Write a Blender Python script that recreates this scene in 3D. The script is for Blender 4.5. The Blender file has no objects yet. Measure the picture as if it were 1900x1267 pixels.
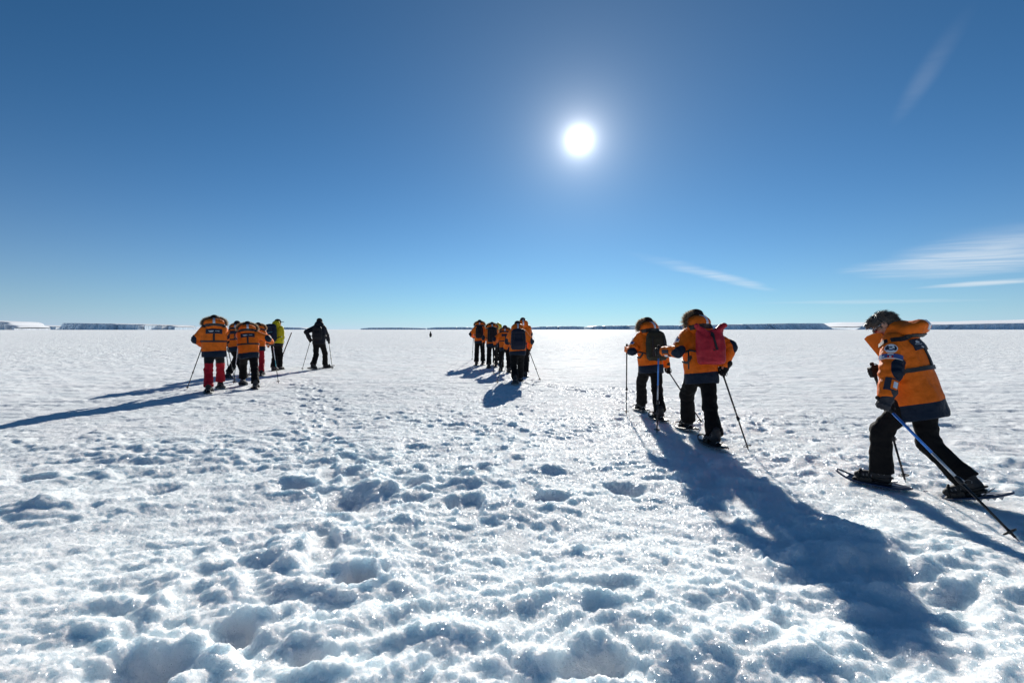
import bpy, math, random
import numpy as np
from mathutils import Vector, Matrix

SC = bpy.context.scene
COL = SC.collection
R = math.radians

# ------------------------------------------------------------------ camera, sky, sun, exposure
FPX, CX, HY, EYE = 900.0, 950.0, 611.0, 1.45          # focal length in photo pixels, centre column, horizon row, eye height (m)
PITCH = math.atan((633.5 - HY) / FPX)
cam_d = bpy.data.cameras.new('camera')
cam_d.sensor_width = 36.0
cam_d.lens = 36.0 * FPX / 1900.0
cam_d.clip_start = 0.05
cam_d.clip_end = 60000.0
cam = bpy.data.objects.new('camera', cam_d)
cam.location = (0, 0, EYE)
cam.rotation_euler = (math.pi / 2 - PITCH, 0, 0)
COL.objects.link(cam)
SC.camera = cam

def ray(px, py):
    """direction of a photo pixel in the world"""
    x, y, z = (px - CX) / FPX, (633.5 - py) / FPX, -1.0
    c, s = math.cos(math.pi / 2 - PITCH), math.sin(math.pi / 2 - PITCH)
    return Vector((x, c * y - s * z, s * y + c * z))

SUN = ray(1075, 260).normalized()
SUN_EL = math.asin(SUN.z)
SUN_AZ = math.atan2(SUN.x, SUN.y)

SC.view_settings.view_transform = 'Standard'
SC.view_settings.look = 'None'
SC.view_settings.exposure = 0.43
SC.view_settings.gamma = 1.0
SC.view_settings.use_curve_mapping = False
SC.cycles.max_bounces = 6
SC.cycles.diffuse_bounces = 3
SC.cycles.glossy_bounces = 2
SC.cycles.transmission_bounces = 4
SC.cycles.sample_clamp_indirect = 4.0

sun_d = bpy.data.lights.new('sun', 'SUN')
sun_d.energy = 5.0
sun_d.angle = R(0.53)
sun_d.color = (1.0, 0.955, 0.88)
sun = bpy.data.objects.new('sun', sun_d)
sun.rotation_euler = (-SUN).to_track_quat('-Z', 'Y').to_euler()
sun.location = SUN * 200
COL.objects.link(sun)

world = bpy.data.worlds.new('World')
SC.world = world
world.use_nodes = True

class NT:
    """tiny node-graph helper"""
    def __init__(self, tree):
        self.t = tree
    def n(self, typ, ins=None, **kw):
        nd = self.t.nodes.new(typ)
        for k, v in kw.items():
            setattr(nd, k, v)
        for k, v in (ins or {}).items():
            s = nd.inputs[k]
            if isinstance(v, bpy.types.NodeSocket):
                self.t.links.new(v, s)
            else:
                s.default_value = v
        return nd
    def m(self, op, a, b=0.0, c=None, clamp=False):
        d = {0: a, 1: b}
        if c is not None:
            d[2] = c
        return self.n('ShaderNodeMath', d, operation=op, use_clamp=clamp).outputs[0]
    def vm(self, op, a, b=(0, 0, 0)):
        nd = self.n('ShaderNodeVectorMath', {0: a, 1: b}, operation=op)
        return nd.outputs['Value'] if op in ('DOT_PRODUCT', 'LENGTH') else nd.outputs[0]
    def mix(self, f, a, b, typ='MIX'):
        nd = self.n('ShaderNodeMix', data_type='RGBA', blend_type=typ)
        for i, v in ((0, f), (6, a), (7, b)):
            if isinstance(v, bpy.types.NodeSocket):
                self.t.links.new(v, nd.inputs[i])
            else:
                nd.inputs[i].default_value = v
        return nd.outputs[2]
    def ramp(self, x, a, b, lo=0.0, hi=1.0, smooth=True):
        nd = self.n('ShaderNodeMapRange', {0: x, 1: a, 2: b, 3: lo, 4: hi})
        if smooth:
            nd.interpolation_type = 'SMOOTHSTEP'
        return nd.outputs[0]

def build_world():
    t = world.node_tree
    t.nodes.clear()
    g = NT(t)
    geo = g.n('ShaderNodeTexCoord').outputs['Generated']
    sky = g.n('ShaderNodeTexSky', sky_type='NISHITA', sun_disc=False)
    sky.sun_elevation = SUN_EL
    sky.sun_rotation = SUN_AZ
    sky.altitude = 3000
    sky.air_density = 1.0
    sky.dust_density = 0.2
    sky.ozone_density = 6.0
    deep = g.n('ShaderNodeGamma', {0: sky.outputs[0], 1: 1.2}).outputs[0]       # the deep polar blue overhead
    zz = g.n('ShaderNodeSeparateXYZ', {0: g.vm('NORMALIZE', geo)}).outputs[2]
    low = g.m('EXPONENT', g.m('MULTIPLY', g.m('MAXIMUM', zz, 0.0), -1.0 / 0.11))   # paler, thicker air near the horizon
    lowc = g.n('ShaderNodeCombineXYZ', {0: low, 1: low, 2: low}).outputs[0]
    thin = g.m('SUBTRACT', 1.0, g.m('MULTIPLY', low, 0.5))
    thinc = g.n('ShaderNodeCombineXYZ', {0: thin, 1: thin, 2: thin}).outputs[0]
    base = g.vm('ADD', g.vm('MULTIPLY', g.vm('MULTIPLY', deep, (0.27, 0.495, 0.43)), thinc), g.vm('MULTIPLY', lowc, (2.15, 1.5, 1.35)))
    brink = g.m('EXPONENT', g.m('MULTIPLY', g.m('MAXIMUM', zz, 0.0), -1.0 / 0.03))
    base = g.vm('ADD', base, g.vm('MULTIPLY', g.n('ShaderNodeCombineXYZ', {0: brink, 1: brink, 2: brink}).outputs[0], (0.2, 0.25, 2.0)))
    # thin cirrus on a flat sheet high above (direction divided by height)
    sep = g.n('ShaderNodeSeparateXYZ', {0: geo})
    x, y, z = sep.outputs
    zc = g.m('MAXIMUM', z, 0.03)
    u, v = g.m('DIVIDE', x, zc), g.m('DIVIDE', y, zc)
    uv = g.n('ShaderNodeCombineXYZ', {0: u, 1: v, 2: 0.0}).outputs[0]
    wob = g.n('ShaderNodeTexNoise', {'Vector': uv, 'Scale': 0.55, 'Detail': 3.0}).outputs['Color']
    wv = g.vm('SUBTRACT', wob, (0.5, 0.5, 0.5))
    total = None
    for (cu, cv, hl, hw, ang, st) in CIRRUS:
        d = g.vm('ADD', g.vm('SUBTRACT', uv, (cu, cv, 0)), g.vm('MULTIPLY', wv, (hw * 1.1, hw * 1.1, 0)))
        ca, sa = math.cos(ang), math.sin(ang)
        al = g.vm('DOT_PRODUCT', d, (ca / hl, sa / hl, 0))
        ac = g.vm('DOT_PRODUCT', d, (-sa / hw, ca / hw, 0))
        q = g.m('SQRT', g.m('ADD', g.m('MULTIPLY', al, al), g.m('MULTIPLY', ac, ac)))
        dens = g.ramp(q, 1.0, 0.1, 0.0, st)
        total = dens if total is None else g.m('MAXIMUM', total, dens)
    fib = g.vm('MULTIPLY', g.n('ShaderNodeVectorRotate', {'Vector': g.vm('ADD', uv, g.vm('MULTIPLY', wv, (0.9, 0.9, 0))), 'Angle': 0.35}, rotation_type='Z_AXIS').outputs[0], (0.55, 2.0, 1))
    nz = g.n('ShaderNodeTexNoise', {'Vector': fib, 'Scale': 1.2, 'Detail': 7.0, 'Roughness': 0.62}).outputs[0]
    total = g.m('MULTIPLY', total, g.ramp(nz, 0.25, 0.72, 0.3, 1.0))
    total = g.m('MULTIPLY', total, g.ramp(z, 0.0, 0.05))
    col = g.mix(total, base, CLOUD_COL)
    # the sun itself and the bright aureole that thin air scatters around it
    nrm = g.vm('NORMALIZE', geo)
    dt = g.vm('DOT_PRODUCT', nrm, tuple(SUN))
    ang = g.m('ARCCOSINE', g.m('MINIMUM', dt, 0.9999999))
    def au(amp, deg, colr):
        f = g.m('MULTIPLY', g.m('EXPONENT', g.m('MULTIPLY', ang, -1.0 / R(deg))), amp)
        return g.vm('MULTIPLY', colr, g.n('ShaderNodeCombineXYZ', {0: f, 1: f, 2: f}).outputs[0])
    fin = col
    for a_ in AUREOLE:
        fin = g.vm('ADD', fin, au(*a_))
    bg = g.n('ShaderNodeBackground', {'Color': fin, 'Strength': SKY_STRENGTH})
    out = g.n('ShaderNodeOutputWorld', {'Surface': bg.outputs[0]})

SKY_STRENGTH = 0.1
AUREOLE = [(40.0, 0.60, (1.0, 0.99, 0.97)), (5.5, 2.3, (1.0, 0.99, 0.97)), (0.95, 14.0, (1.0, 1.0, 0.85))]
CLOUD_COL = (6.2, 6.6, 6.9, 1)

def sheet(px, py):
    d = ray(px, py)
    return d.x / d.z, d.y / d.z
def streak(p0, p1, hw, st):
    a, b = sheet(*p0), sheet(*p1)
    return ((a[0] + b[0]) / 2, (a[1] + b[1]) / 2, math.hypot(b[0] - a[0], b[1] - a[1]) / 2 * 1.15, hw,
            math.atan2(b[1] - a[1], b[0] - a[0]), st)
CIRRUS = [
    streak((1180, 472), (1440, 542), 0.40, 0.45),
    streak((1705, 536), (1960, 515), 0.9, 0.85),
    streak((1725, 520), (1990, 395), 1.6, 0.62),
    streak((1655, 235), (1800, 15), 0.06, 0.07),
    streak((1400, 562), (1850, 558), 1.8, 0.30),
]
build_world()
# ------------------------------------------------------------------ helpers: tags, meshes, noise
def tag(o, label=None, cat=None, group=None, kind=None):
    for k, v in (('label', label), ('category', cat), ('group', group), ('kind', kind)):
        if v:
            o[k] = v
    return o

def mesh_np(name, V, Q, mat=None, smooth=True, attrs=None):
    """mesh from numpy: V (n,3); Q (m,4) quads or (m,3) triangles"""
    V = np.asarray(V, np.float32)
    Q = np.asarray(Q, np.int32)
    me = bpy.data.meshes.new(name)
    me.vertices.add(len(V))
    me.vertices.foreach_set('co', V.ravel())
    k = Q.shape[1]
    me.loops.add(Q.size)
    me.loops.foreach_set('vertex_index', Q.ravel())
    me.polygons.add(len(Q))
    me.polygons.foreach_set('loop_start', np.arange(0, Q.size, k, dtype=np.int32))
    me.polygons.foreach_set('loop_total', np.full(len(Q), k, np.int32))
    if smooth:
        me.polygons.foreach_set('use_smooth', np.ones(len(Q), bool))
    for an, av in (attrs or {}).items():
        a = me.attributes.new(an, 'FLOAT', 'POINT')
        a.data.foreach_set('value', np.asarray(av, np.float32).ravel())
    if mat:
        me.materials.append(mat)
    me.update(calc_edges=True)
    return me

def mesh_py(name, V, F, mat=None, smooth=False):
    me = bpy.data.meshes.new(name)
    me.from_pydata([tuple(v) for v in V], [], F)
    if smooth:
        for p in me.polygons:
            p.use_smooth = True
    if mat:
        me.materials.append(mat)
    me.update()
    return me

def obj(name, me, parent=None, mw=None):
    o = bpy.data.objects.new(name, me)
    COL.objects.link(o)
    if parent:
        o.parent = parent
    if mw is not None:
        o.matrix_world = mw
    return o

def empty(name, loc=(0, 0, 0)):
    o = bpy.data.objects.new(name, None)
    o.empty_display_size = 0.2
    o.location = loc
    COL.objects.link(o)
    return o

_rng = np.random.RandomState(7)
_PERM = _rng.permutation(256)
_PERM = np.concatenate([_PERM, _PERM, _PERM]).astype(np.int32)
_ang = _rng.rand(256) * 2 * np.pi
_GX, _GY = np.cos(_ang).astype(np.float32), np.sin(_ang).astype(np.float32)
_G3 = _rng.randn(256, 3).astype(np.float32)
_G3 /= np.linalg.norm(_G3, axis=1, keepdims=True)

def noise2(x, y, seed=0):
    x = np.asarray(x, np.float64) + seed * 17.31
    y = np.asarray(y, np.float64) - seed * 9.17
    xi, yi = np.floor(x), np.floor(y)
    fx, fy = (x - xi).astype(np.float32), (y - yi).astype(np.float32)
    xi, yi = xi.astype(np.int64) & 255, yi.astype(np.int64) & 255
    u = fx * fx * fx * (fx * (fx * 6 - 15) + 10)
    v = fy * fy * fy * (fy * (fy * 6 - 15) + 10)
    def g(ix, iy, dx, dy):
        h = _PERM[_PERM[ix & 255] + (iy & 255)]
        return _GX[h] * dx + _GY[h] * dy
    a = g(xi, yi, fx, fy); b = g(xi + 1, yi, fx - 1, fy)
    c = g(xi, yi + 1, fx, fy - 1); d = g(xi + 1, yi + 1, fx - 1, fy - 1)
    return ((a + u * (b - a)) * (1 - v) + (c + u * (d - c)) * v) * 1.5

def noise3(P, f=1.0, seed=0):
    P = np.asarray(P, np.float64) * f + seed * 13.7
    I = np.floor(P)
    F = (P - I).astype(np.float32)
    I = I.astype(np.int64)
    W = F * F * F * (F * (F * 6 - 15) + 10)
    out = 0
    for dx in (0, 1):
        for dy in (0, 1):
            for dz in (0, 1):
                h = _PERM[_PERM[_PERM[(I[..., 0] + dx) & 255] + ((I[..., 1] + dy) & 255)] + ((I[..., 2] + dz) & 255)]
                gr = _G3[h]
                dot = gr[..., 0] * (F[..., 0] - dx) + gr[..., 1] * (F[..., 1] - dy) + gr[..., 2] * (F[..., 2] - dz)
                w = (W[..., 0] if dx else 1 - W[..., 0]) * (W[..., 1] if dy else 1 - W[..., 1]) * (W[..., 2] if dz else 1 - W[..., 2])
                out = out + w * dot
    return out * 1.6

def sstep(x, a, b):
    t = np.clip((x - a) / (b - a), 0, 1)
    return t * t * (3 - 2 * t)

# ------------------------------------------------------------------ materials
def material(name, fn):
    m = bpy.data.materials.new(name)
    m.use_nodes = True
    t = m.node_tree
    t.nodes.clear()
    g = NT(t)
    out = g.n('ShaderNodeOutputMaterial')
    sh = fn(g)
    t.links.new(sh, out.inputs[0])
    return m

def obj_co(g):
    return g.n('ShaderNodeTexCoord').outputs['Object']

def cloth_mat(name, col, col2=None, rough=0.75, weave=420.0, fold=14.0, fold_h=0.25, sheen=0.0, attr='trim'):
    """woven cloth: slight fading and creases; col2 is a second panel colour sewn in where the mesh's panel field is positive"""
    def fn(g):
        co = obj_co(g)
        n1 = g.n('ShaderNodeTexNoise', {'Vector': co, 'Scale': 9.0, 'Detail': 4.0}).outputs[0]
        c = g.mix(g.ramp(n1, 0.3, 0.7), tuple(0.86 * v for v in col) + (1,), tuple(min(1, 1.10 * v) for v in col) + (1,))
        if col2:
            a = g.n('ShaderNodeAttribute', attribute_name=attr).outputs['Fac']
            f = g.ramp(a, -0.0015, 0.0015)
            c = g.mix(f, c, tuple(col2) + (1,))
        fine = g.n('ShaderNodeTexNoise', {'Vector': co, 'Scale': weave, 'Detail': 2.0}).outputs[0]
        cr = g.n('ShaderNodeTexNoise', {'Vector': co, 'Scale': fold, 'Detail': 3.0, 'Distortion': 1.2}).outputs[0]
        b1 = g.n('ShaderNodeBump', {'Height': cr, 'Strength': fold_h, 'Distance': 0.05}).outputs[0]
        b2 = g.n('ShaderNodeBump', {'Height': fine, 'Strength': 0.12, 'Distance': 0.002, 'Normal': b1}).outputs[0]
        p = g.n('ShaderNodeBsdfPrincipled', {'Base Color': c, 'Roughness': rough, 'Normal': b2})
        p.inputs['Sheen Weight'].default_value = sheen
        p.inputs['Specular IOR Level'].default_value = 0.15
        return p.outputs[0]
    return material(name, fn)

def plain_mat(name, col, rough=0.5, metal=0.0, var=0.15, scale=40.0, bump=0.0, spec=0.5):
    def fn(g):
        co = obj_co(g)
        n1 = g.n('ShaderNodeTexNoise', {'Vector': co, 'Scale': scale, 'Detail': 4.0}).outputs[0]
        c = g.mix(n1, tuple(max(0, v * (1 - var)) for v in col) + (1,), tuple(min(1, v * (1 + var)) for v in col) + (1,))
        ins = {'Base Color': c, 'Roughness': rough, 'Metallic': metal}
        if bump:
            ins['Normal'] = g.n('ShaderNodeBump', {'Height': n1, 'Strength': bump, 'Distance': 0.01}).outputs[0]
        p = g.n('ShaderNodeBsdfPrincipled', ins)
        p.inputs['Specular IOR Level'].default_value = spec
        return p.outputs[0]
    return material(name, fn)

def snow_mat():
    def fn(g):
        co = obj_co(g)
        dist = g.vm('LENGTH', co)
        n1 = g.n('ShaderNodeTexNoise', {'Vector': co, 'Scale': 0.9, 'Detail': 2.0}).outputs[0]
        c = g.mix(g.ramp(n1, 0.3, 0.7), (0.86, 0.905, 0.915, 1), (0.91, 0.925, 0.93, 1))
        grain = g.n('ShaderNodeTexNoise', {'Vector': co, 'Scale': 42.0, 'Detail': 3.0, 'Roughness': 0.75}).outputs[0]
        far = g.n('ShaderNodeTexNoise', {'Vector': g.vm('MULTIPLY', co, (0.7, 1.5, 1)), 'Scale': 2.6, 'Detail': 4.0, 'Roughness': 0.65}).outputs[0]
        b1 = g.n('ShaderNodeBump', {'Height': far, 'Strength': g.ramp(dist, 8.0, 40.0, 0.0, 0.75), 'Distance': 0.22}).outputs[0]
        b2 = g.n('ShaderNodeBump', {'Height': grain, 'Strength': g.ramp(dist, 2.0, 25.0, 1.0, 0.3), 'Distance': 0.020, 'Normal': b1}).outputs[0]
        p = g.n('ShaderNodeBsdfPrincipled', {'Base Color': c, 'Roughness': 0.62, 'Normal': b2}, subsurface_method=SNOW_METHOD)
        p.inputs['Specular IOR Level'].default_value = 0.002
        g.t.links.new(g.ramp(dist, 6.0, 12.0, SNOW_SSS, 0.0), p.inputs['Subsurface Weight'])
        p.inputs['Subsurface Radius'].default_value = (0.68, 0.89, 1.0)
        p.inputs['Subsurface Scale'].default_value = 0.10
        # loose ice crystals: flat facets that each tilt their own way and flash when they catch the sun
        vo = g.n('ShaderNodeTexVoronoi', {'Vector': co, 'Scale': 230.0}, feature='F1').outputs['Color']
        tilt = g.vm('MULTIPLY', g.vm('SUBTRACT', vo, (0.5, 0.5, 0.5)), (1.7, 1.7, 1.0))
        nn = g.vm('NORMALIZE', g.vm('ADD', b1, tilt))
        gl = g.n('ShaderNodeBsdfGlossy', {'Color': (0.95, 0.97, 1, 1), 'Roughness': 0.16, 'Normal': nn})
        mx = g.n('ShaderNodeMixShader', {0: g.ramp(dist, 5.0, 30.0, SNOW_GLINT, SNOW_GLINT * 0.15), 1: p.outputs[0], 2: gl.outputs[0]})
        return mx.outputs[0]
    return material('snow', fn)

SNOW_SSS = 1.0
SNOW_METHOD = 'BURLEY'
SNOW_GLINT = 0.022
M = {}
M['snow'] = snow_mat()

# ------------------------------------------------------------------ the snow field
def gpix(px, py):
    """where the ray of a photo pixel meets level ground: real-world x, y of things that stand there"""
    d = ray(px, py)
    t = -EYE / d.z
    return d.x * t, d.y * t
TRAILS = [  # lines of old footprints: photo pixels turned into ground points
    [gpix(1560, 1250), gpix(1390, 960), gpix(1290, 815), gpix(1205, 765), gpix(1120, 730), gpix(990, 712), gpix(930, 690)],
    [gpix(700, 1200), gpix(640, 900), gpix(590, 760), gpix(560, 705), gpix(480, 715), gpix(390, 730)],
    [gpix(1780, 935), gpix(1640, 895), gpix(1480, 830), gpix(1400, 790), gpix(1280, 750), gpix(1120, 720)],
    [gpix(900, 1100), gpix(930, 900), gpix(960, 770), gpix(965, 710)],
]
def trail_mask(x, y, w):
    m = np.zeros_like(x)
    for tr in TRAILS:
        for (ax, ay), (bx, by) in zip(tr[:-1], tr[1:]):
            dx, dy = bx - ax, by - ay
            t = np.clip(((x - ax) * dx + (y - ay) * dy) / (dx * dx + dy * dy), 0, 1)
            d = np.hypot(x - ax - t * dx, y - ay - t * dy)
            m = np.maximum(m, 1 - sstep(d, w * 0.3, w))
    return m

FEET = []            # places trodden flat under a snowshoe (x, y, z)
def hash2(ix, iy, k):
    h = _PERM[_PERM[(ix + k * 37) & 255] + ((iy + k * 11) & 255)]
    return h.astype(np.float32) / 255.0

def dents(x, y, cell, prob, seed, rmin, rmax):
    """scattered hollows with a steep wall and a slightly raised rim, one per cell at most"""
    out = np.zeros(x.shape, np.float32)
    cx, cy = np.floor(x / cell).astype(np.int64), np.floor(y / cell).astype(np.int64)
    for ox in (-1, 0, 1):
        for oy in (-1, 0, 1):
            ix, iy = cx + ox, cy + oy
            on = hash2(ix, iy, seed) < prob
            px = (ix + 0.15 + 0.7 * hash2(ix, iy, seed + 1)) * cell
            py = (iy + 0.15 + 0.7 * hash2(ix, iy, seed + 2)) * cell
            rr = rmin + (rmax - rmin) * hash2(ix, iy, seed + 3)
            a = hash2(ix, iy, seed + 4) * 3.14159
            dx, dy = x - px, y - py
            ca, sa = np.cos(a), np.sin(a)
            q = np.hypot((dx * ca + dy * sa) / 1.5, dy * ca - dx * sa) / rr
            d = -(1 - sstep(q, 0.35, 1.05)) + 0.22 * np.exp(-((q - 1.15) / 0.22) ** 2)
            out += np.where(on, d * (0.6 + 0.4 * hash2(ix, iy, seed + 5)), 0)
    return out

HOLES = [  # single hollows and mounds that stand out in the photo: pixel, radius, depth (m, negative = mound)
    ((645, 1062), 0.10, 0.085), ((428, 1160), 0.13, 0.07), ((600, 1190), 0.09, 0.05), ((1095, 1230), 0.14, 0.07),
    ((1140, 1090), 0.13, 0.04), ((250, 1230), 0.20, 0.06), ((90, 925), 0.30, -0.07), ((40, 890), 0.2, 0.06),
    ((700, 905), 0.30, -0.08), ((640, 930), 0.22, 0.07), ((790, 885), 0.16, -0.06), ((900, 890), 0.22, -0.06), ((1010, 925), 0.2, 0.06),
    ((1010, 870), 0.22, -0.05), ((1165, 905), 0.2, 0.06), ((1230, 880), 0.25, -0.05), ((860, 930), 0.15, 0.06),
    ((1650, 1060), 0.22, 0.05), ((1750, 1110), 0.2, 0.05), ((1330, 1180), 0.2, -0.05), ((1250, 1200), 0.16, -0.05),
    ((540, 900), 0.18, 0.05), ((290, 905), 0.2, 0.05), ((180, 880), 0.2, -0.04), ((1430, 900), 0.35, -0.05), ((1590, 990), 0.3, -0.04),
    ((1820, 830), 0.3, -0.06), ((1870, 860), 0.3, -0.06), ((1760, 790), 0.3, 0.04), ((1080, 1010), 0.10, -0.04), ((930, 1005), 0.12, -0.03),
]

def prints():
    """snowshoe prints left and right of each trail, and the small holes of pole points beside them"""
    rg = np.random.RandomState(12)
    out = []
    for tr in TRAILS:
        side, carry = 1, 0.0
        for (ax, ay), (bx, by) in zip(tr[:-1], tr[1:]):
            L = math.hypot(bx - ax, by - ay)
            ux, uy = (bx - ax) / L, (by - ay) / L
            t = carry
            while t < L:
                px_, py_ = ax + ux * t, ay + uy * t
                side = -side
                o = side * (0.15 + 0.05 * rg.randn())
                if math.hypot(px_, py_) > 3.2:
                    tw = 0.12 * rg.randn()
                    out.append((px_ - uy * o, py_ + ux * o, ux * math.cos(tw) - uy * math.sin(tw), uy * math.cos(tw) + ux * math.sin(tw), 0.27 + 0.02 * rg.randn(), 0.105, 0.020 + 0.012 * rg.rand()))
                    if rg.rand() < 0.5:
                        o2 = side * (0.42 + 0.06 * rg.randn())
                        out.append((px_ - uy * o2, py_ + ux * o2, ux, uy, 0.045, 0.04, 0.05))
                t += 0.42 + 0.07 * rg.randn()
            carry = max(0.0, t - L)
    return out

def base_h(x, y):
    x = np.asarray(x, np.float64); y = np.asarray(y, np.float64)
    return 0.035 * noise2(x * 0.21, y * 0.21, 1) * sstep(np.hypot(x, y), 0.5, 3.0)

def ground_h(x, y):
    x = np.asarray(x, np.float64); y = np.asarray(y, np.float64)
    r = np.hypot(x, y)
    h = base_h(x, y)
    wx = x + 0.10 * noise2(x * 1.7, y * 1.7, 2)
    wy = y + 0.10 * noise2(x * 1.7, y * 1.7, 3)
    patch = sstep(noise2(x * 0.55, y * 0.55, 4), -0.45, 0.5)
    near = 1 - sstep(r, 3.0, 12.0)
    tr = trail_mask(x, y, 0.8)
    amp = 0.58 * np.maximum(0.28 + 0.72 * near, 0.50 * tr) * (0.45 + 0.75 * patch)
    amp = amp * (1 + 0.7 * np.exp(-((y - 4.55 + 0.12 * x) / 0.55) ** 2) * (1 - sstep(np.abs(x + 0.2), 1.4, 2.6)))    # a rougher, broken-up belt
    fine = 0.66 * np.maximum(0.36 + 0.64 * (1 - sstep(r, 4, 16)), 0.6 * tr) * (0.55 + 0.6 * patch)
    fade = 1 - 0.75 * sstep(r, 15, 45)
    # broad mounds, then rounded lumps with creased hollows between them, then crumbs
    h = h + 0.050 * near * noise2(wx * 0.75, wy * 0.9, 5)
    h = h + amp * fade * 0.070 * (np.abs(noise2(wx * 1.6, wy * 2.1, 6)) - 0.3)
    h = h + (0.5 * amp + 0.5 * fine) * fade * 0.066 * (np.abs(noise2(wx * 3.4, wy * 4.6, 7)) - 0.3)
    h = h + fine * fade * 0.028 * noise2(wx * 5.2, wy * 6.6, 8)
    h = h + fine * fade * 0.034 * (np.abs(noise2(wx * 8.0, wy * 10.5, 9)) - 0.3)
    h = h + (0.35 + 0.65 * fine) * (1 - sstep(r, 10, 24)) * 0.0150 * np.abs(noise2(wx * 17, wy * 21, 10))
    h = h + (1 - sstep(r, 6, 13)) * 0.0075 * noise2(x * 37, y * 41, 11)
    h = h + (1 - sstep(r, 3, 7)) * 0.0030 * noise2(x * 85, y * 85, 12)
    # wind-packed ripples on the untrodden crust farther out
    h = h + sstep(r, 6, 14) * (1 - sstep(r, 40, 130)) * 0.022 * noise2(wx * 1.1, wy * 2.6, 13)
    h = h + sstep(r, 7, 14) * (1 - sstep(r, 25, 60)) * 0.010 * noise2(wx * 2.8, wy * 6.0, 17)
    dm = np.maximum(tr, 0.18 * near + 0.05) * (1 - sstep(r, 28, 40))
    jx, jy = wx + 0.05 * noise2(x * 6, y * 6, 18), wy + 0.05 * noise2(x * 6, y * 6, 19)
    h = h + 0.030 * dm * dents(jx, jy, 0.47, 0.40, 3, 0.06, 0.13)
    h = h + 0.022 * (0.4 + 0.6 * dm) * dents(jx, jy, 0.19, 0.35, 9, 0.025, 0.06) * (1 - sstep(r, 14, 22))
    for (p, rad, dep) in HOLES:
        hx, hy = gpix(*p)
        dx, dy = jx - hx, jy - hy
        k = np.hypot(dx, dy) < rad * 2.2
        if k.any():
            q = np.hypot(dx[k], dy[k] * 1.1) / rad
            if dep > 0:
                v = -(1 - sstep(q, 0.35, 1.1)) + 0.2 * np.exp(-((q - 1.2) / 0.25) ** 2)
            else:
                v = -np.exp(-(q / 0.75) ** 2)
            h[k] += dep * v
    for (px_, py_, ux, uy, ln, wd, dep) in prints():
        dx, dy = x - px_, y - py_
        k = (np.abs(dx) < 0.6) & (np.abs(dy) < 0.6)
        if k.any():
            a_ = (dx[k] * ux + dy[k] * uy) / ln + 0.12 * noise2(x[k] * 7, y[k] * 7, 21)
            c_ = (dy[k] * ux - dx[k] * uy) / wd + 0.20 * noise2(x[k] * 9, y[k] * 9, 22)
            q = (np.abs(a_) ** 2.6 + np.abs(c_) ** 2.6) ** (1 / 2.6)
            w_ = 1 - sstep(q, 0.72, 1.02)
            h[k] = h[k] * (1 - 0.6 * w_) + (base_h(x[k], y[k]) - dep) * 0.6 * w_ + 0.014 * np.exp(-((q - 1.15) / 0.16) ** 2) * (0.5 + noise2(x[k] * 14, y[k] * 14, 23))
    # far off: low broken ridges in the sea ice
    fr = noise2(x * 0.030, y * 0.075, 14)
    ridge = sstep(np.abs(fr), 0.05, 0.0) * sstep(noise2(x * 0.02, y * 0.02, 15), 0.05, 0.5)
    h = h + sstep(r, 45, 80) * (1 - sstep(r, 500, 900)) * ridge * (0.10 + 0.18 * np.abs(noise2(x * 0.6, y * 0.6, 16)))
    for (fx, fy, fz) in FEET:
        d = np.hypot(x - fx, y - fy)
        k = d < 0.6
        if k.any():
            w = 1 - sstep(d[k], 0.16, 0.5)
            h[k] = h[k] * (1 - w) + (fz + 0.25 * (h[k] - fz)) * w
    return h

def build_ground():
    half = R(62)
    th_f = np.linspace(-half, half, 1000)
    th_b = np.linspace(half, 2 * np.pi - half, 90)[1:-1]
    th = np.concatenate([th_f, th_b])
    rs = [0.35]
    while rs[-1] < 14000:
        r = rs[-1]
        k = 0.06 if r < 1.5 else 0.0043 if r < 14 else 0.0085 if r < 60 else 0.02 if r < 400 else 0.12
        rs.append(r * (1 + k))
    rs = np.array(rs)
    T, RR = np.meshgrid(th, rs)
    X, Y = RR * np.sin(T), RR * np.cos(T)
    Z = np.zeros_like(X)
    nf = len(th_f)
    Z[:, :nf] = ground_h(X[:, :nf].ravel(), Y[:, :nf].ravel()).reshape(len(rs), nf)
    Z[:, nf:] = base_h(X[:, nf:], Y[:, nf:]) + 0.03 * noise2(X[:, nf:], Y[:, nf:], 20) * (RR[:, nf:] < 60)
    Z[RR > 3000] = 0.0
    nr, nt = X.shape
    V = np.stack([X, Y, Z], -1).reshape(-1, 3)
    idx = np.arange(nr * nt).reshape(nr, nt)
    a, b = idx[:-1], idx[1:]
    Q = np.stack([a, np.roll(a, -1, 1), np.roll(b, -1, 1), b], -1).reshape(-1, 4)[:, ::-1]
    me = mesh_np('snow_field', V, Q, M['snow'])
    o = obj('snow_field', me)
    tag(o, 'wide field of lumpy white sea-ice snow reaching to the horizon', kind='structure')
    # the small disc under the camera
    ring = V[:nt]
    me2 = mesh_py('c', list(ring) + [(0, 0, float(ring[:, 2].mean()))], [(i, nt, (i + 1) % nt) for i in range(nt)], M['snow'], True)
    import bmesh
    bm = bmesh.new()
    bm.from_mesh(me); bm.from_mesh(me2)
    bm.to_mesh(me); bm.free()
    bpy.data.meshes.remove(me2)
    return o
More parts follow.
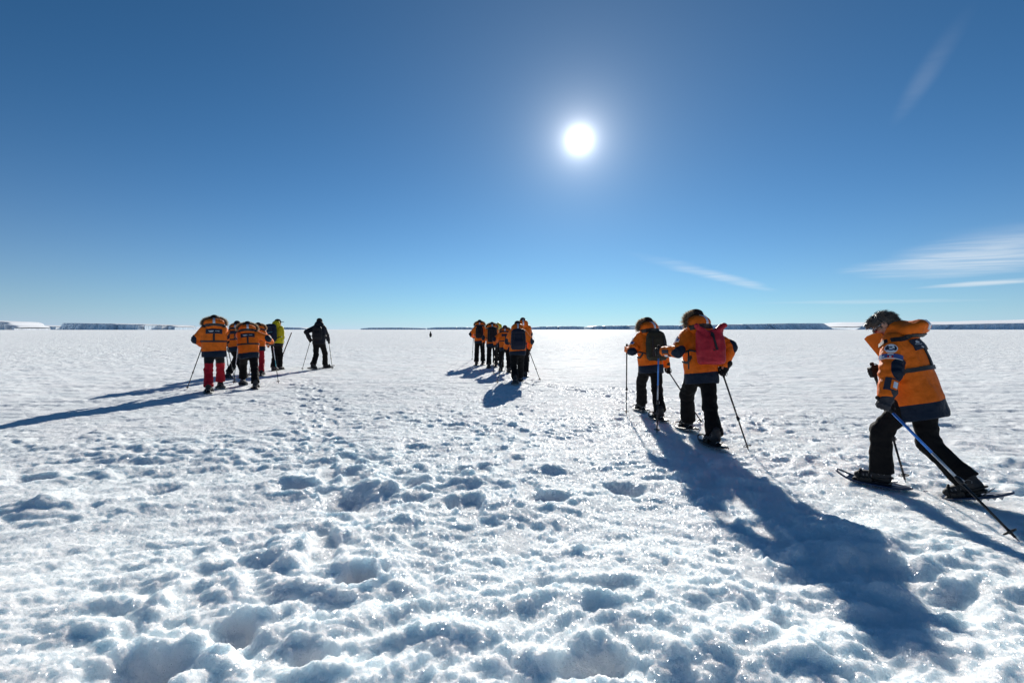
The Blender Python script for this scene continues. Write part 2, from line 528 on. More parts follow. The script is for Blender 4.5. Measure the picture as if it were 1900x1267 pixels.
# ------------------------------------------------------------------ icebergs and the far ice cap
def ice_mat(name, col, rough, bump, scale):
    def fn(g):
        co = obj_co(g)
        st = g.n('ShaderNodeTexNoise', {'Vector': g.vm('MULTIPLY', co, (1, 1, 0.25)), 'Scale': scale, 'Detail': 6.0, 'Roughness': 0.6}).outputs[0]
        la = g.n('ShaderNodeTexNoise', {'Vector': g.vm('MULTIPLY', co, (0.1, 0.1, 3)), 'Scale': scale * 2, 'Detail': 3.0}).outputs[0]
        f = g.m('ADD', g.m('MULTIPLY', st, 0.7), g.m('MULTIPLY', la, 0.3))
        c = g.mix(g.ramp(f, 0.35, 0.65), tuple(v * 0.82 for v in col) + (1,), tuple(min(1, v * 1.12) for v in col) + (1,))
        b = g.n('ShaderNodeBump', {'Height': st, 'Strength': bump, 'Distance': 3.0}).outputs[0]
        return g.n('ShaderNodeBsdfPrincipled', {'Base Color': c, 'Roughness': rough, 'Normal': b}).outputs[0]
    return material(name, fn)
M['ice_cliff'] = ice_mat('ice_cliff', (0.70, 0.81, 0.90), 0.55, 0.5, 0.12)
M['ice_white'] = ice_mat('ice_white', (0.82, 0.86, 0.90), 0.65, 0.5, 0.10)
M['snow_cap'] = plain_mat('snow_cap', (0.86, 0.89, 0.92), 0.7, 0, 0.05, 0.05)

def fx(px, dist):                     # x of a photo column at a distance straight ahead
    return (px - CX) / FPX * dist
def fz(py, dist):
    return EYE + (HY - py) / FPX * dist

def iceberg(label, px0, px1, dist, tops, depth, mat='ice_cliff', rough=0.4, slant=(0, 0), seed=0, group=None, cracks=6, cap=0.06):
    """flat-topped berg: wall of ice with buttresses and notches, snow lying on top; tops = [(t, photo row of the brink)]"""
    x0, x1 = fx(px0, dist), fx(px1, dist)
    W = x1 - x0
    n = max(24, min(160, int((px1 - px0) * 0.9)))
    ts = np.linspace(0, 1, n)
    zt = np.interp(ts, [t for t, _ in tops], [fz(p, dist) for _, p in tops])
    rg = np.random.RandomState(seed + 3)
    hmax = zt.max()
    front = noise2(ts * W / (hmax * 1.3), ts * 0 + seed, 3) * hmax * 0.5 + noise2(ts * W / (hmax * 0.35), ts * 0, seed) * hmax * 0.22
    for _ in range(cracks):
        c = rg.rand()
        front += hmax * 0.8 * np.exp(-((ts - c) * W / (hmax * 0.15)) ** 2)
        zt = zt - hmax * (0.05 + 0.13 * rg.rand()) * np.exp(-((ts - c) * W / (hmax * 0.25)) ** 2)
    zt = zt * (1 + 0.02 * noise2(ts * 40, ts * 0, seed + 5))
    s0 = np.exp(-(ts * W / (hmax * 1.2)) ** 2); s1 = np.exp(-((1 - ts) * W / (hmax * 1.2)) ** 2)
    root = empty('iceberg', ((x0 + x1) / 2, dist, 0))
    ox, oy = (x0 + x1) / 2, dist
    levels = [0.0, 0.15, 0.4, 0.7, 0.92, 1.0]
    rows = []
    for k, l in enumerate(levels):
        jit = noise2(ts * W / (hmax * 0.6), ts * 0 + l * 7, seed + 8) * hmax * 0.10
        xs = x0 + ts * W + slant[0] * l * hmax * (1 - ts) * (ts < 0.5) - slant[1] * l * hmax * ts * (ts >= 0.5)
        ys = dist + front + jit + l * hmax * 0.05 + (s0 + s1) * hmax * 0.7
        rows.append(np.stack([xs - ox, ys - oy, np.maximum(-0.6, l * zt) if k else np.full(n, -0.6)], -1))
    # side and back walls close it into a solid
    back = rows[-1].copy(); back[:, 1] = depth; back[:, 2] = zt * 1.0
    backb = back.copy(); backb[:, 2] = -0.6
    V = np.concatenate(rows + [back, backb]); F = []
    nl = len(levels)
    for j in range(nl - 1):
        for i in range(n - 1):
            F.append((j * n + i, j * n + i + 1, (j + 1) * n + i + 1, (j + 1) * n + i))
    b, bb = nl * n, (nl + 1) * n
    for i in range(n - 1):
        F.append((b + i + 1, b + i, bb + i, bb + i + 1)[::-1])
    for e, rev in ((0, False), (n - 1, True)):
        f = [j * n + e for j in range(nl)] + [b + e, bb + e]
        F.append(tuple(f if rev else f[::-1]))
    obj('ice_cliff', mesh_py('ice_cliff', V, F, M[mat]), root)
    # snow on top: a slab whose lip overhangs the brink a little and rises gently to the middle
    top = rows[-1].copy(); lip = hmax * cap
    m = 6; T = []
    for k in range(m + 1):
        q = k / m
        p = top * (1 - q) + back * q
        p[:, 2] = top[:, 2] * (1 - q) + back[:, 2] * q + lip * (0.9 + 0.9 * math.sin(q * math.pi)) + hmax * 0.02 * noise2(ts * 9, ts * 0 + q * 3, seed)
        if k == 0:
            p[:, 1] -= hmax * 0.02
        T.append(p)
    low = top.copy(); low[:, 1] -= hmax * 0.02; low[:, 2] -= lip * (0.3 + 0.8 * np.abs(noise2(ts * 25, ts * 0, seed + 2)))
    T = [low] + T
    V = np.concatenate(T); F = []
    for j in range(len(T) - 1):
        for i in range(n - 1):
            F.append((j * n + i, j * n + i + 1, (j + 1) * n + i + 1, (j + 1) * n + i))
    obj('snow_cap', mesh_py('snow_cap', V, F, M['snow_cap'], True), root)
    tag(root, label, 'iceberg', group)
    return root

iceberg('large flat-topped blue-grey iceberg at far left with sheer shaded wall', 94, 262, 1500, [(0, 607), (0.07, 600.2), (0.5, 601), (1, 603.4)], 260, slant=(0.9, 0), seed=1, cracks=5)
iceberg('sunlit crumbling white iceberg end touching the large flat-topped one', 262, 294, 1560, [(0, 603.5), (0.5, 604), (1, 604.5)], 120, 'ice_white', seed=2, cracks=3)
iceberg('short iceberg with blue notch right of the crumbling white one', 293, 322, 1600, [(0, 604.5), (0.8, 604.8), (1, 607)], 120, seed=3, cracks=3)
iceberg('thin low white berg sloping off right of the left iceberg cluster', 322, 353, 1800, [(0, 608.5), (0.4, 607), (1, 609.3)], 150, 'ice_white', seed=4, cracks=2)
iceberg('bright white rounded iceberg cut off by the left picture edge', -60, 15, 1300, [(0, 596), (0.7, 598), (0.88, 601), (1, 609)], 120, 'ice_white', seed=5, cracks=2)
iceberg('long low pale iceberg between the white one and the flat-topped one', 10, 98, 2100, [(0, 603.5), (0.35, 605), (1, 606.5)], 260, 'ice_white', seed=6, cracks=4)
iceberg('thin blue far-off iceberg behind the left walking group', 350, 415, 3200, [(0, 608.7), (0.5, 608.3), (1, 608.3)], 300, seed=7, cracks=3)
iceberg('thin blue far-off iceberg just right of the yellow jacket', 470, 566, 3400, [(0, 608), (0.6, 607.6), (0.85, 608.2), (1, 609.9)], 300, seed=8, cracks=3)
iceberg('low dark iceberg strip on the horizon left of the lone penguin', 668, 790, 3600, [(0, 609.8), (0.15, 608.2), (0.6, 608), (1, 609.2)], 300, seed=9, cracks=4)
iceberg('low dark iceberg strip between the lone penguin and the middle group', 792, 882, 3400, [(0, 609), (0.2, 607.6), (0.8, 607.2), (1, 608.4)], 300, seed=10, cracks=4)
iceberg('flat blue iceberg just right of the middle walking group', 984, 1085, 2900, [(0, 607.8), (0.2, 606.2), (0.8, 605.6), (1, 606.6)], 300, seed=11, cracks=4)
iceberg('flat blue iceberg ending at the left pole of the olive-pack walker', 1097, 1182, 2800, [(0, 606.8), (0.15, 605), (1, 604.4)], 320, seed=12, cracks=4)
iceberg('long blue ice wall running behind the two middle-right walkers', 1180, 1556, 2600, [(0, 604.8), (0.3, 603.9), (0.5, 602.4), (0.8, 600.6), (0.96, 600.2), (1, 601)], 420, slant=(0, 1.6), seed=13, cracks=6, cap=0.045)
iceberg('blue ice wall behind the bare-headed walker at far right', 1598, 2150, 2500, [(0, 607), (0.03, 604), (0.3, 602.6), (0.5, 600.6), (1, 597)], 420, slant=(0.8, 0), seed=14, cracks=6, cap=0.045)

def ice_cap():
    """distant snow dome that closes the horizon on the right"""
    n, m = 140, 14
    V, F = [], []
    for j in range(m + 1):
        d = 3000 + j * 420.0
        for i in range(n + 1):
            px = 1200 + i * (1500.0 / n)
            q = j / m
            prof = np.interp(px, [1200, 1330, 1460, 1555, 1640, 1760, 1900, 2100, 2700], [611.2, 610, 605, 598, 597.4, 596.5, 593.2, 589, 586])
            rise = math.sin(min(1, q * 1.15) * math.pi / 2)
            z = (fz(prof, 7500) - 1.0) * rise * (1 + 0.04 * float(noise2(px * 0.012, q * 2, 6))) - 1.0
            V.append((fx(px, d), d, z))
    for j in range(m):
        for i in range(n):
            a = j * (n + 1) + i
            F.append((a, a + 1, a + n + 2, a + n + 1))
    o = obj('ice_cap_hill', mesh_py('ice_cap_hill', V, F, M['snow_cap'], True))
    tag(o, 'gently rising far white ice cap on the right horizon', kind='structure')
ice_cap()
# ------------------------------------------------------------------ modelling kit: distance fields turned into one closed surface
def A3(v):
    return np.array((v[0], v[1], v[2]), np.float64)
def unit(v):
    v = A3(v)
    return v / max(1e-9, np.linalg.norm(v))

def f_cone(a, b, r1, r2, flat=None):
    """tapered limb from a to b; flat=(sx, axis) squashes it"""
    a, b = A3(a), A3(b)
    ba = b - a
    L2 = float(ba @ ba)
    def f(P):
        pa = P - a
        t = np.clip(pa @ ba / L2, 0, 1)
        d = pa - t[..., None] * ba
        return np.sqrt((d * d).sum(-1)) - (r1 + (r2 - r1) * t)
    return f

def f_ell(c, rad, ax=None):
    """ellipsoid; ax = rows are its own axes"""
    c = A3(c); rad = A3(rad)
    ax = np.eye(3) if ax is None else np.asarray(ax, np.float64)
    def f(P):
        q = (P - c) @ ax.T
        k = np.sqrt(((q / rad) ** 2).sum(-1))
        k2 = np.sqrt(((q / rad ** 2) ** 2).sum(-1)) + 1e-9
        return k * (k - 1) / k2
    return f

def f_box(c, half, r, ax=None):
    c = A3(c); half = A3(half) - r
    ax = np.eye(3) if ax is None else np.asarray(ax, np.float64)
    def f(P):
        q = np.abs((P - c) @ ax.T) - half
        return np.sqrt((np.maximum(q, 0) ** 2).sum(-1)) + np.minimum(q.max(-1), 0) - r
    return f

def f_loft(o, ax, prof, power=2.0):
    """body of varying oval section: prof = [(z, half width, half depth, shift forward)] along ax[2]"""
    o = A3(o); ax = np.asarray(ax, np.float64)
    zs = np.array([p[0] for p in prof]); wa = np.array([p[1] for p in prof]); wb = np.array([p[2] for p in prof])
    sh = np.array([p[3] if len(p) > 3 else 0.0 for p in prof])
    def f(P):
        q = (P - o) @ ax.T
        z = q[..., 2]
        a, b, s = np.interp(z, zs, wa), np.interp(z, zs, wb), np.interp(z, zs, sh)
        y = q[..., 1] - s
        k = (np.abs(q[..., 0] / a) ** power + np.abs(y / b) ** power) ** (1 / power)
        d = (k - 1) * np.minimum(a, b)
        dz = np.maximum(zs[0] - z, z - zs[-1])
        return np.where(dz > 0, np.sqrt(np.maximum(d, 0) ** 2 + dz ** 2), np.maximum(d, dz))
    return f

def f_plane(o, n):
    o, n = A3(o), unit(n)
    return lambda P: (P - o) @ n

def smin(a, b, k):
    h = np.clip(0.5 + 0.5 * (b - a) / k, 0, 1)
    return b + (a - b) * h - k * h * (1 - h)
def union(*fs, k=0.03):
    def f(P):
        d = fs[0](P)
        for g in fs[1:]:
            d = smin(d, g(P), k)
        return d
    return f
def cut(a, b, k=0.006):
    return lambda P: -smin(-a(P), b(P), k)      # a minus b
def both(a, b, k=0.006):
    return lambda P: -smin(-a(P), -b(P), k)     # a and b

def nets(f, lo, hi, h):
    """surface of f = 0 in a box, cell size h (number, or three coordinate arrays)"""
    if np.isscalar(h):
        axs = [np.arange(lo[i] - 2 * h, hi[i] + 3 * h, h) for i in range(3)]
    else:
        axs = h
    X, Y, Z = np.meshgrid(*axs, indexing='ij')
    sh = X.shape
    F = f(np.stack([X, Y, Z], -1).reshape(-1, 3)).reshape(sh).astype(np.float32)
    # nothing may cross the border of the box
    for i in range(3):
        for e in (0, -1):
            s = [slice(None)] * 3; s[i] = e
            F[tuple(s)] = np.maximum(F[tuple(s)], 1e-4)
    S = F < 0
    c = [S[i:sh[0] - 1 + i, j:sh[1] - 1 + j, k:sh[2] - 1 + k] for i in (0, 1) for j in (0, 1) for k in (0, 1)]
    cnt = sum(a.astype(np.int8) for a in c)
    I = np.argwhere((cnt > 0) & (cnt < 8))
    idx = np.full((sh[0] - 1, sh[1] - 1, sh[2] - 1), -1, np.int64)
    idx[tuple(I.T)] = np.arange(len(I))
    offs = np.array([(i, j, k) for i in (0, 1) for j in (0, 1) for k in (0, 1)])
    val = np.stack([F[tuple((I + o).T)] for o in offs], 1)
    pos = np.stack([np.stack([axs[d][I[:, d] + o[d]] for d in range(3)], -1) for o in offs], 1)
    acc = np.zeros((len(I), 3)); n = np.zeros(len(I))
    for a in range(8):
        for b in range(a + 1, 8):
            if np.abs(offs[a] - offs[b]).sum() != 1:
                continue
            fa, fb = val[:, a], val[:, b]
            m = (fa < 0) != (fb < 0)
            t = np.where(m, fa / np.where(m, fa - fb, 1), 0)
            p = pos[:, a] + t[:, None] * (pos[:, b] - pos[:, a])
            acc += np.where(m[:, None], p, 0); n += m
    V = acc / n[:, None]
    Q = []
    for d in range(3):
        e, g = [(1, 2), (2, 0), (0, 1)][d]
        s0 = [slice(None)] * 3; s1 = [slice(None)] * 3
        s0[d] = slice(0, -1); s1[d] = slice(1, None)
        a, b = S[tuple(s0)], S[tuple(s1)]
        E = np.argwhere(a != b)
        E = E[(E[:, e] > 0) & (E[:, g] > 0) & (E[:, e] < sh[e] - 1) & (E[:, g] < sh[g] - 1)]
        ins = a[tuple(E.T)]
        def cell(de, dg):
            k = E.copy(); k[:, e] -= de; k[:, g] -= dg
            return idx[tuple(k.T)]
        q = np.stack([cell(1, 1), cell(0, 1), cell(0, 0), cell(1, 0)], 1)
        q[~ins] = q[~ins][:, ::-1]
        Q.append(q)
    Q = np.concatenate(Q)
    Q = Q[(Q >= 0).all(1)]
    return V, Q

def grad(f, P, e=0.004):
    g = np.stack([f(P + np.eye(3)[i] * e) - f(P - np.eye(3)[i] * e) for i in range(3)], -1)
    return g / (np.linalg.norm(g, axis=-1, keepdims=True) + 1e-9)

def folds(V, f, amp, freq, seed, along=None, stretch=3.0):
    """push a cloth surface in and out: soft creases, drawn out across the limb"""
    P = V.copy()
    n = noise3(P, freq, seed) + 0.5 * noise3(P, freq * 2.1, seed + 3)
    N = grad(f, V)
    return V + N * (amp * n)[:, None]

def snap(f, P, D, n=14):
    """move points along -D (an outward direction) until they lie on the surface f = 0"""
    P = np.array(P, np.float64)
    D = np.broadcast_to(np.asarray(D, np.float64), P.shape)
    for _ in range(n):
        P = P - D * (f(P) * 0.8)[:, None]
    return P

def sheet_on(name, f, c, n, up, w, h, mat, parent, off=0.003, nx=8, ny=8, shape='rect', thick=True, mats=None, pick=None):
    """a patch sewn on a surface: flat grid around c, facing n, laid on f"""
    c, n = A3(c), unit(n)
    up = unit(A3(up) - n * (A3(up) @ n)); rt = np.cross(up, n)
    us, vs = np.linspace(-1, 1, nx + 1), np.linspace(-1, 1, ny + 1)
    U, Vv = np.meshgrid(us, vs, indexing='ij')
    if shape == 'disc':
        k = np.maximum(np.abs(U), np.abs(Vv)) / (np.sqrt(U * U + Vv * Vv) + 1e-9)
        U, Vv = U * k, Vv * k
    elif shape == 'kite':                       # pointed at the upper end like a sewn elbow patch
        U = U * (1 - 0.55 * sstep(Vv, 0.1, 1.0) - 0.15 * sstep(-Vv, 0.3, 1))
    P = c + (U * w / 2)[..., None] * rt + (Vv * h / 2)[..., None] * up
    P = snap(f, P.reshape(-1, 3) + n * 0.03, n)
    N = grad(f, P)
    top = P + N * (off + 0.002)
    bot = P - N * 0.004
    m = (nx + 1) * (ny + 1)
    F = []
    g = lambda i, j: i * (ny + 1) + j
    cells = []
    for i in range(nx):
        for j in range(ny):
            F.append((g(i, j), g(i + 1, j), g(i + 1, j + 1), g(i, j + 1)))
            cells.append((i, j))
    ring = [g(i, 0) for i in range(nx + 1)] + [g(nx, j) for j in range(1, ny + 1)] + [g(i, ny) for i in range(nx - 1, -1, -1)] + [g(0, j) for j in range(ny - 1, 0, -1)]
    for a, b in zip(ring, ring[1:] + ring[:1]):
        F.append((a, a + m, b + m, b))
    me = mesh_py(name, np.concatenate([top, bot]), F, None, False)
    for mm in (mats or [mat]):
        me.materials.append(mm)
    if pick:
        for k, (i, j) in enumerate(cells):
            me.polygons[k].material_index = pick((i + 0.5) / nx * 2 - 1, (j + 0.5) / ny * 2 - 1)
    return obj(name, me, parent)

def band(name, f, pts, width, mat, parent, off=0.004, dirs=None, wdir=None, closed=False, thick=0.006):
    """a strap lying on a surface along a path of points; dirs = outward direction used to find the surface"""
    pts = [A3(p) for p in pts]
    # resample
    seg = [np.linalg.norm(b - a) for a, b in zip(pts[:-1], pts[1:])]
    cum = np.concatenate([[0], np.cumsum(seg)])
    n = max(4, int(cum[-1] / 0.03))
    s = np.linspace(0, cum[-1], n)
    C = np.stack([np.interp(s, cum, [p[i] for p in pts]) for i in range(3)], -1)
    if dirs is None:
        D = grad(f, C)
    else:
        D = np.broadcast_to(unit(dirs), C.shape)
    C = snap(f, C, D)
    T = np.gradient(C, axis=0); T /= np.linalg.norm(T, axis=1, keepdims=True)
    N = grad(f, C)
    W = np.cross(T, N) if wdir is None else np.broadcast_to(unit(wdir), C.shape)
    W = W / np.linalg.norm(W, axis=1, keepdims=True)
    cols = []
    for k in (-0.5, -0.17, 0.17, 0.5):
        Q = snap(f, C + W * width * k + N * 0.01, N, 8)
        cols.append(Q + N * (off + thick))
    lo = [cols[0] - N * (thick + off + 0.004), cols[-1] - N * (thick + off + 0.004)]
    V = np.concatenate([lo[0]] + cols + [lo[1]])
    F = []
    for j in range(5):
        for i in range(n - 1):
            F.append((j * n + i, j * n + i + 1, (j + 1) * n + i + 1, (j + 1) * n + i))
    F.append(tuple(j * n for j in range(6))); F.append(tuple(j * n + n - 1 for j in range(5, -1, -1)))
    return obj(name, mesh_py(name, V, F, mat, False), parent)

def tube_geo(pts, rad, n=8, caps=True):
    pts = [A3(p) for p in pts]
    rad = rad if hasattr(rad, '__len__') else [rad] * len(pts)
    V, F = [], []
    ref = np.array([0.31, 0.22, 0.93])
    for i, p in enumerate(pts):
        t = unit((pts[i + 1] if i + 1 < len(pts) else p) - (pts[i - 1] if i else p))
        a = unit(np.cross(t, ref)); b = np.cross(t, a)
        for k in range(n):
            q = 2 * math.pi * k / n
            V.append(p + (a * math.cos(q) + b * math.sin(q)) * rad[i])
    for i in range(len(pts) - 1):
        for k in range(n):
            F.append((i * n + k, i * n + (k + 1) % n, (i + 1) * n + (k + 1) % n, (i + 1) * n + k))
    if caps:
        F.append(tuple(range(n))[::-1]); F.append(tuple((len(pts) - 1) * n + k for k in range(n)))
    return V, F

def join(geos):
    V, F = [], []
    for v, f in geos:
        o = len(V)
        V += [tuple(x) for x in v]
        F += [tuple(i + o for i in q) for q in f]
    return V, F

def box_geo(c, half, ax=None, bev=0.0):
    c, h = A3(c), A3(half)
    ax = np.eye(3) if ax is None else np.asarray(ax)
    V = [c + (np.array(s) * h) @ ax for s in [(-1, -1, -1), (1, -1, -1), (1, 1, -1), (-1, 1, -1), (-1, -1, 1), (1, -1, 1), (1, 1, 1), (-1, 1, 1)]]
    return V, [(0, 3, 2, 1), (4, 5, 6, 7), (0, 1, 5, 4), (1, 2, 6, 5), (2, 3, 7, 6), (3, 0, 4, 7)]

def frame(z, y):
    """right-handed axes (rows x, y, z) with z exact and y as near as can be"""
    z = unit(z); y = A3(y); y = unit(y - z * (y @ z))
    return np.stack([np.cross(y, z), y, z])

def mat4(ax, loc, s=1.0):
    m = np.eye(4); m[:3, :3] = np.asarray(ax).T * s; m[:3, 3] = A3(loc)
    return Matrix(m.tolist())

def two_bone(a, b, l1, l2, hint):
    a, b = A3(a), A3(b)
    d = b - a; L = np.linalg.norm(d)
    L = min(L, (l1 + l2) * 0.999)
    u = unit(d)
    x = (l1 * l1 - l2 * l2 + L * L) / (2 * L)
    h = math.sqrt(max(0, l1 * l1 - x * x))
    hv = A3(hint); hv = unit(hv - u * (hv @ u))
    return a + u * x + hv * h, a + u * L

def pixel_at(px, py, d):
    """world point on a photo pixel's ray at forward distance d"""
    r = ray(px, py)
    t = d / r.y
    return np.array((r.x * t, d, EYE + r.z * t))
# ------------------------------------------------------------------ clothing and gear materials
ORANGE, NAVY, BLACK = (0.70, 0.138, 0.009), (0.006, 0.014, 0.030), (0.008, 0.008, 0.009)
M['jacket_orange'] = cloth_mat('jacket_orange', ORANGE, NAVY, 0.62)
M['jacket_yellow'] = cloth_mat('jacket_yellow', (0.55, 0.48, 0.014), (0.010, 0.012, 0.018), 0.62)
M['jacket_black'] = cloth_mat('jacket_black', (0.012, 0.013, 0.020), (0.012, 0.012, 0.016), 0.62)
M['hood_orange'] = cloth_mat('hood_orange', ORANGE, None, 0.62)
M['lining_red'] = cloth_mat('lining_red', (0.60, 0.055, 0.012), None, 0.65)
M['trousers_black'] = cloth_mat('trousers_black', (0.0060, 0.0058, 0.0065), None, 0.85, fold=11, fold_h=0.35)
M['trousers_red'] = cloth_mat('trousers_red', (0.36, 0.009, 0.022), (0.008, 0.009, 0.012), 0.65, fold=11, fold_h=0.35)
M['strap_black'] = plain_mat('strap_black', (0.007, 0.0075, 0.009), 0.55, 0, 0.2, 150, 0.2)
M['reflective'] = plain_mat('reflective', (0.62, 0.66, 0.72), 0.35, 0.3, 0.12, 60, 0.1)
M['glove_black'] = cloth_mat('glove_black', (0.011, 0.011, 0.013), None, 0.6, fold=40)
M['glove_grey'] = cloth_mat('glove_grey', (0.045, 0.045, 0.052), None, 0.7, fold=40)
M['boot'] = plain_mat('boot', (0.012, 0.012, 0.014), 0.7, 0, 0.35, 30, 0.4)
M['boot_sole'] = plain_mat('boot_sole', (0.007, 0.007, 0.008), 0.7, 0, 0.2, 30)
M['boot_trim'] = plain_mat('boot_trim', (0.16, 0.16, 0.17), 0.4)
M['skin'] = plain_mat('skin', (0.52, 0.27, 0.18), 0.5, 0, 0.12, 25, 0.05, 0.35)
M['hair'] = plain_mat('hair', (0.040, 0.031, 0.026), 0.45, 0, 0.8, 35)
M['hair_grey'] = plain_mat('hair_grey', (0.105, 0.085, 0.070), 0.4, 0, 0.7, 60)
M['white_print'] = plain_mat('white_print', (0.72, 0.74, 0.78), 0.7)
M['badge_white'] = plain_mat('badge_white', (0.62, 0.66, 0.70), 0.7)
M['badge_blue'] = plain_mat('badge_blue', (0.035, 0.075, 0.24), 0.7)
M['badge_red'] = plain_mat('badge_red', (0.45, 0.02, 0.03), 0.7)
M['badge_dark'] = plain_mat('badge_dark', (0.012, 0.018, 0.035), 0.7)
M['lens'] = plain_mat('lens', (0.012, 0.010, 0.03), 0.08, 0, 0.1, 10, 0, 0.8)
M['hat_dark'] = cloth_mat('hat_dark', (0.020, 0.016, 0.017), None, 0.9, weave=250)
M['hat_brown'] = cloth_mat('hat_brown', (0.06, 0.045, 0.045), None, 0.9, weave=250)
M['deck_blue'] = plain_mat('deck_blue', (0.012, 0.035, 0.085), 0.4, 0, 0.3, 18, 0.1)
M['deck_black'] = plain_mat('deck_black', (0.014, 0.017, 0.024), 0.45, 0, 0.3, 18, 0.1)
M['steel'] = plain_mat('steel', (0.35, 0.36, 0.38), 0.35, 0.9, 0.2, 40)
M['pole_blue'] = plain_mat('pole_blue', (0.04, 0.20, 0.62), 0.3, 0.3, 0.1, 30)
M['pole_silver'] = plain_mat('pole_silver', (0.42, 0.46, 0.52), 0.35, 0.4, 0.1, 30)
M['pole_black'] = plain_mat('pole_black', (0.012, 0.012, 0.014), 0.4, 0.2, 0.1, 30)
M['pole_cyan'] = plain_mat('pole_cyan', (0.05, 0.28, 0.36), 0.35, 0.2, 0.1, 30)
M['foam'] = plain_mat('foam', (0.010, 0.010, 0.011), 0.85, 0, 0.2, 90, 0.2)
M['wood'] = plain_mat('wood', (0.10, 0.055, 0.03), 0.6, 0, 0.3, 20, 0.1)
M['pack_red'] = cloth_mat('pack_red', (0.36, 0.022, 0.035), None, 0.45, fold=8, fold_h=0.3)
M['pack_olive'] = cloth_mat('pack_olive', (0.028, 0.030, 0.020), None, 0.6, fold=9)
M['pack_black'] = cloth_mat('pack_black', (0.012, 0.012, 0.015), None, 0.6, fold=9)
M['pack_navy'] = cloth_mat('pack_navy', (0.014, 0.017, 0.032), None, 0.6, fold=9)
M['pack_blue'] = cloth_mat('pack_blue', (0.010, 0.020, 0.042), None, 0.6, fold=9)
M['cord_cyan'] = plain_mat('cord_cyan', (0.10, 0.42, 0.50), 0.5)

def fur_mat():
    def fn(g):
        a = g.n('ShaderNodeAttribute', attribute_name='tip').outputs['Fac']
        n = g.n('ShaderNodeTexNoise', {'Vector': obj_co(g), 'Scale': 35.0, 'Detail': 2.0}).outputs[0]
        c = g.mix(g.ramp(a, 0.0, 1.0), (0.16, 0.10, 0.06, 1), (0.70, 0.55, 0.38, 1))
        c = g.mix(g.ramp(n, 0.35, 0.7), c, (0.22, 0.155, 0.10, 1))
        d = g.n('ShaderNodeBsdfDiffuse', {0: c}).outputs[0]
        t = g.n('ShaderNodeBsdfTranslucent', {0: c}).outputs[0]
        return g.n('ShaderNodeMixShader', {0: 0.45, 1: d, 2: t}).outputs[0]
    return material('fur', fn)
M['fur'] = fur_mat()

# ------------------------------------------------------------------ shared pieces of gear (meshes made once, in the foot's or hand's own frame)
def make_boot():
    f = union(f_ell((0, 0.125, 0.058), (0.050, 0.088, 0.050)), f_ell((0, -0.035, 0.062), (0.046, 0.062, 0.060)),
              f_cone((0, -0.03, 0.085), (0, 0.11, 0.062), 0.054, 0.046), f_cone((0, -0.022, 0.08), (0, -0.028, 0.165), 0.055, 0.057),
              f_cone((-0.03, 0.05, 0.10), (0.03, 0.05, 0.10), 0.022, 0.022), k=0.02)
    f = cut(f, f_plane((0, 0, 0.022), (0, 0, 1)))
    V, Q = nets(f, (-0.08, -0.12, 0.0), (0.08, 0.23, 0.3), 0.011)
    up = mesh_np('boot', V, Q, M['boot'])
    s = union(f_box((0, 0.12, 0.012), (0.050, 0.10, 0.014), 0.012), f_box((0, -0.03, 0.012), (0.044, 0.065, 0.014), 0.012), k=0.03)
    V, Q = nets(s, (-0.07, -0.11, -0.005), (0.07, 0.23, 0.03), 0.010)
    so = mesh_np('sole', V, Q, M['boot_sole'])
    g = []
    for y, r in ((0.055, 0.056), (0.09, 0.052), (0.12, 0.05)):
        g.append(tube_geo([(r * 1.02 * math.cos(a), y + 0.01 * math.sin(a), 0.055 + r * 0.98 * math.sin(a)) for a in np.linspace(0.2, 2.94, 9)], 0.005, 5))
    for sx in (-1, 1):
        g.append(tube_geo([(sx * 0.055, -0.02 + 0.028 * math.cos(a), 0.115 + 0.02 * math.sin(a)) for a in np.linspace(0, 2 * math.pi, 11)], 0.0035, 4))
    V, F = join(g)
    la = mesh_py('lacing', V, F, M['boot_trim'], True)
    return up, so, la
BOOT = make_boot()

def shoe_outline(n=44):
    pts = []
    for k in range(n):
        a = 2 * math.pi * k / n
        x, y = 0.104 * math.copysign(abs(math.cos(a)) ** 0.75, math.cos(a)), math.sin(a)
        y = 0.36 * abs(y) ** 0.85 if y > 0 else -0.25 * abs(y) ** 0.8
        x *= 1 - 0.32 * float(sstep(-y, 0.05, 0.25))
        pts.append((x, y))
    return pts
def shoe_z(y):
    return 0.032 + 0.9 * max(0.0, y - 0.17) ** 1.6 + 0.1 * max(0, -y - 0.15)

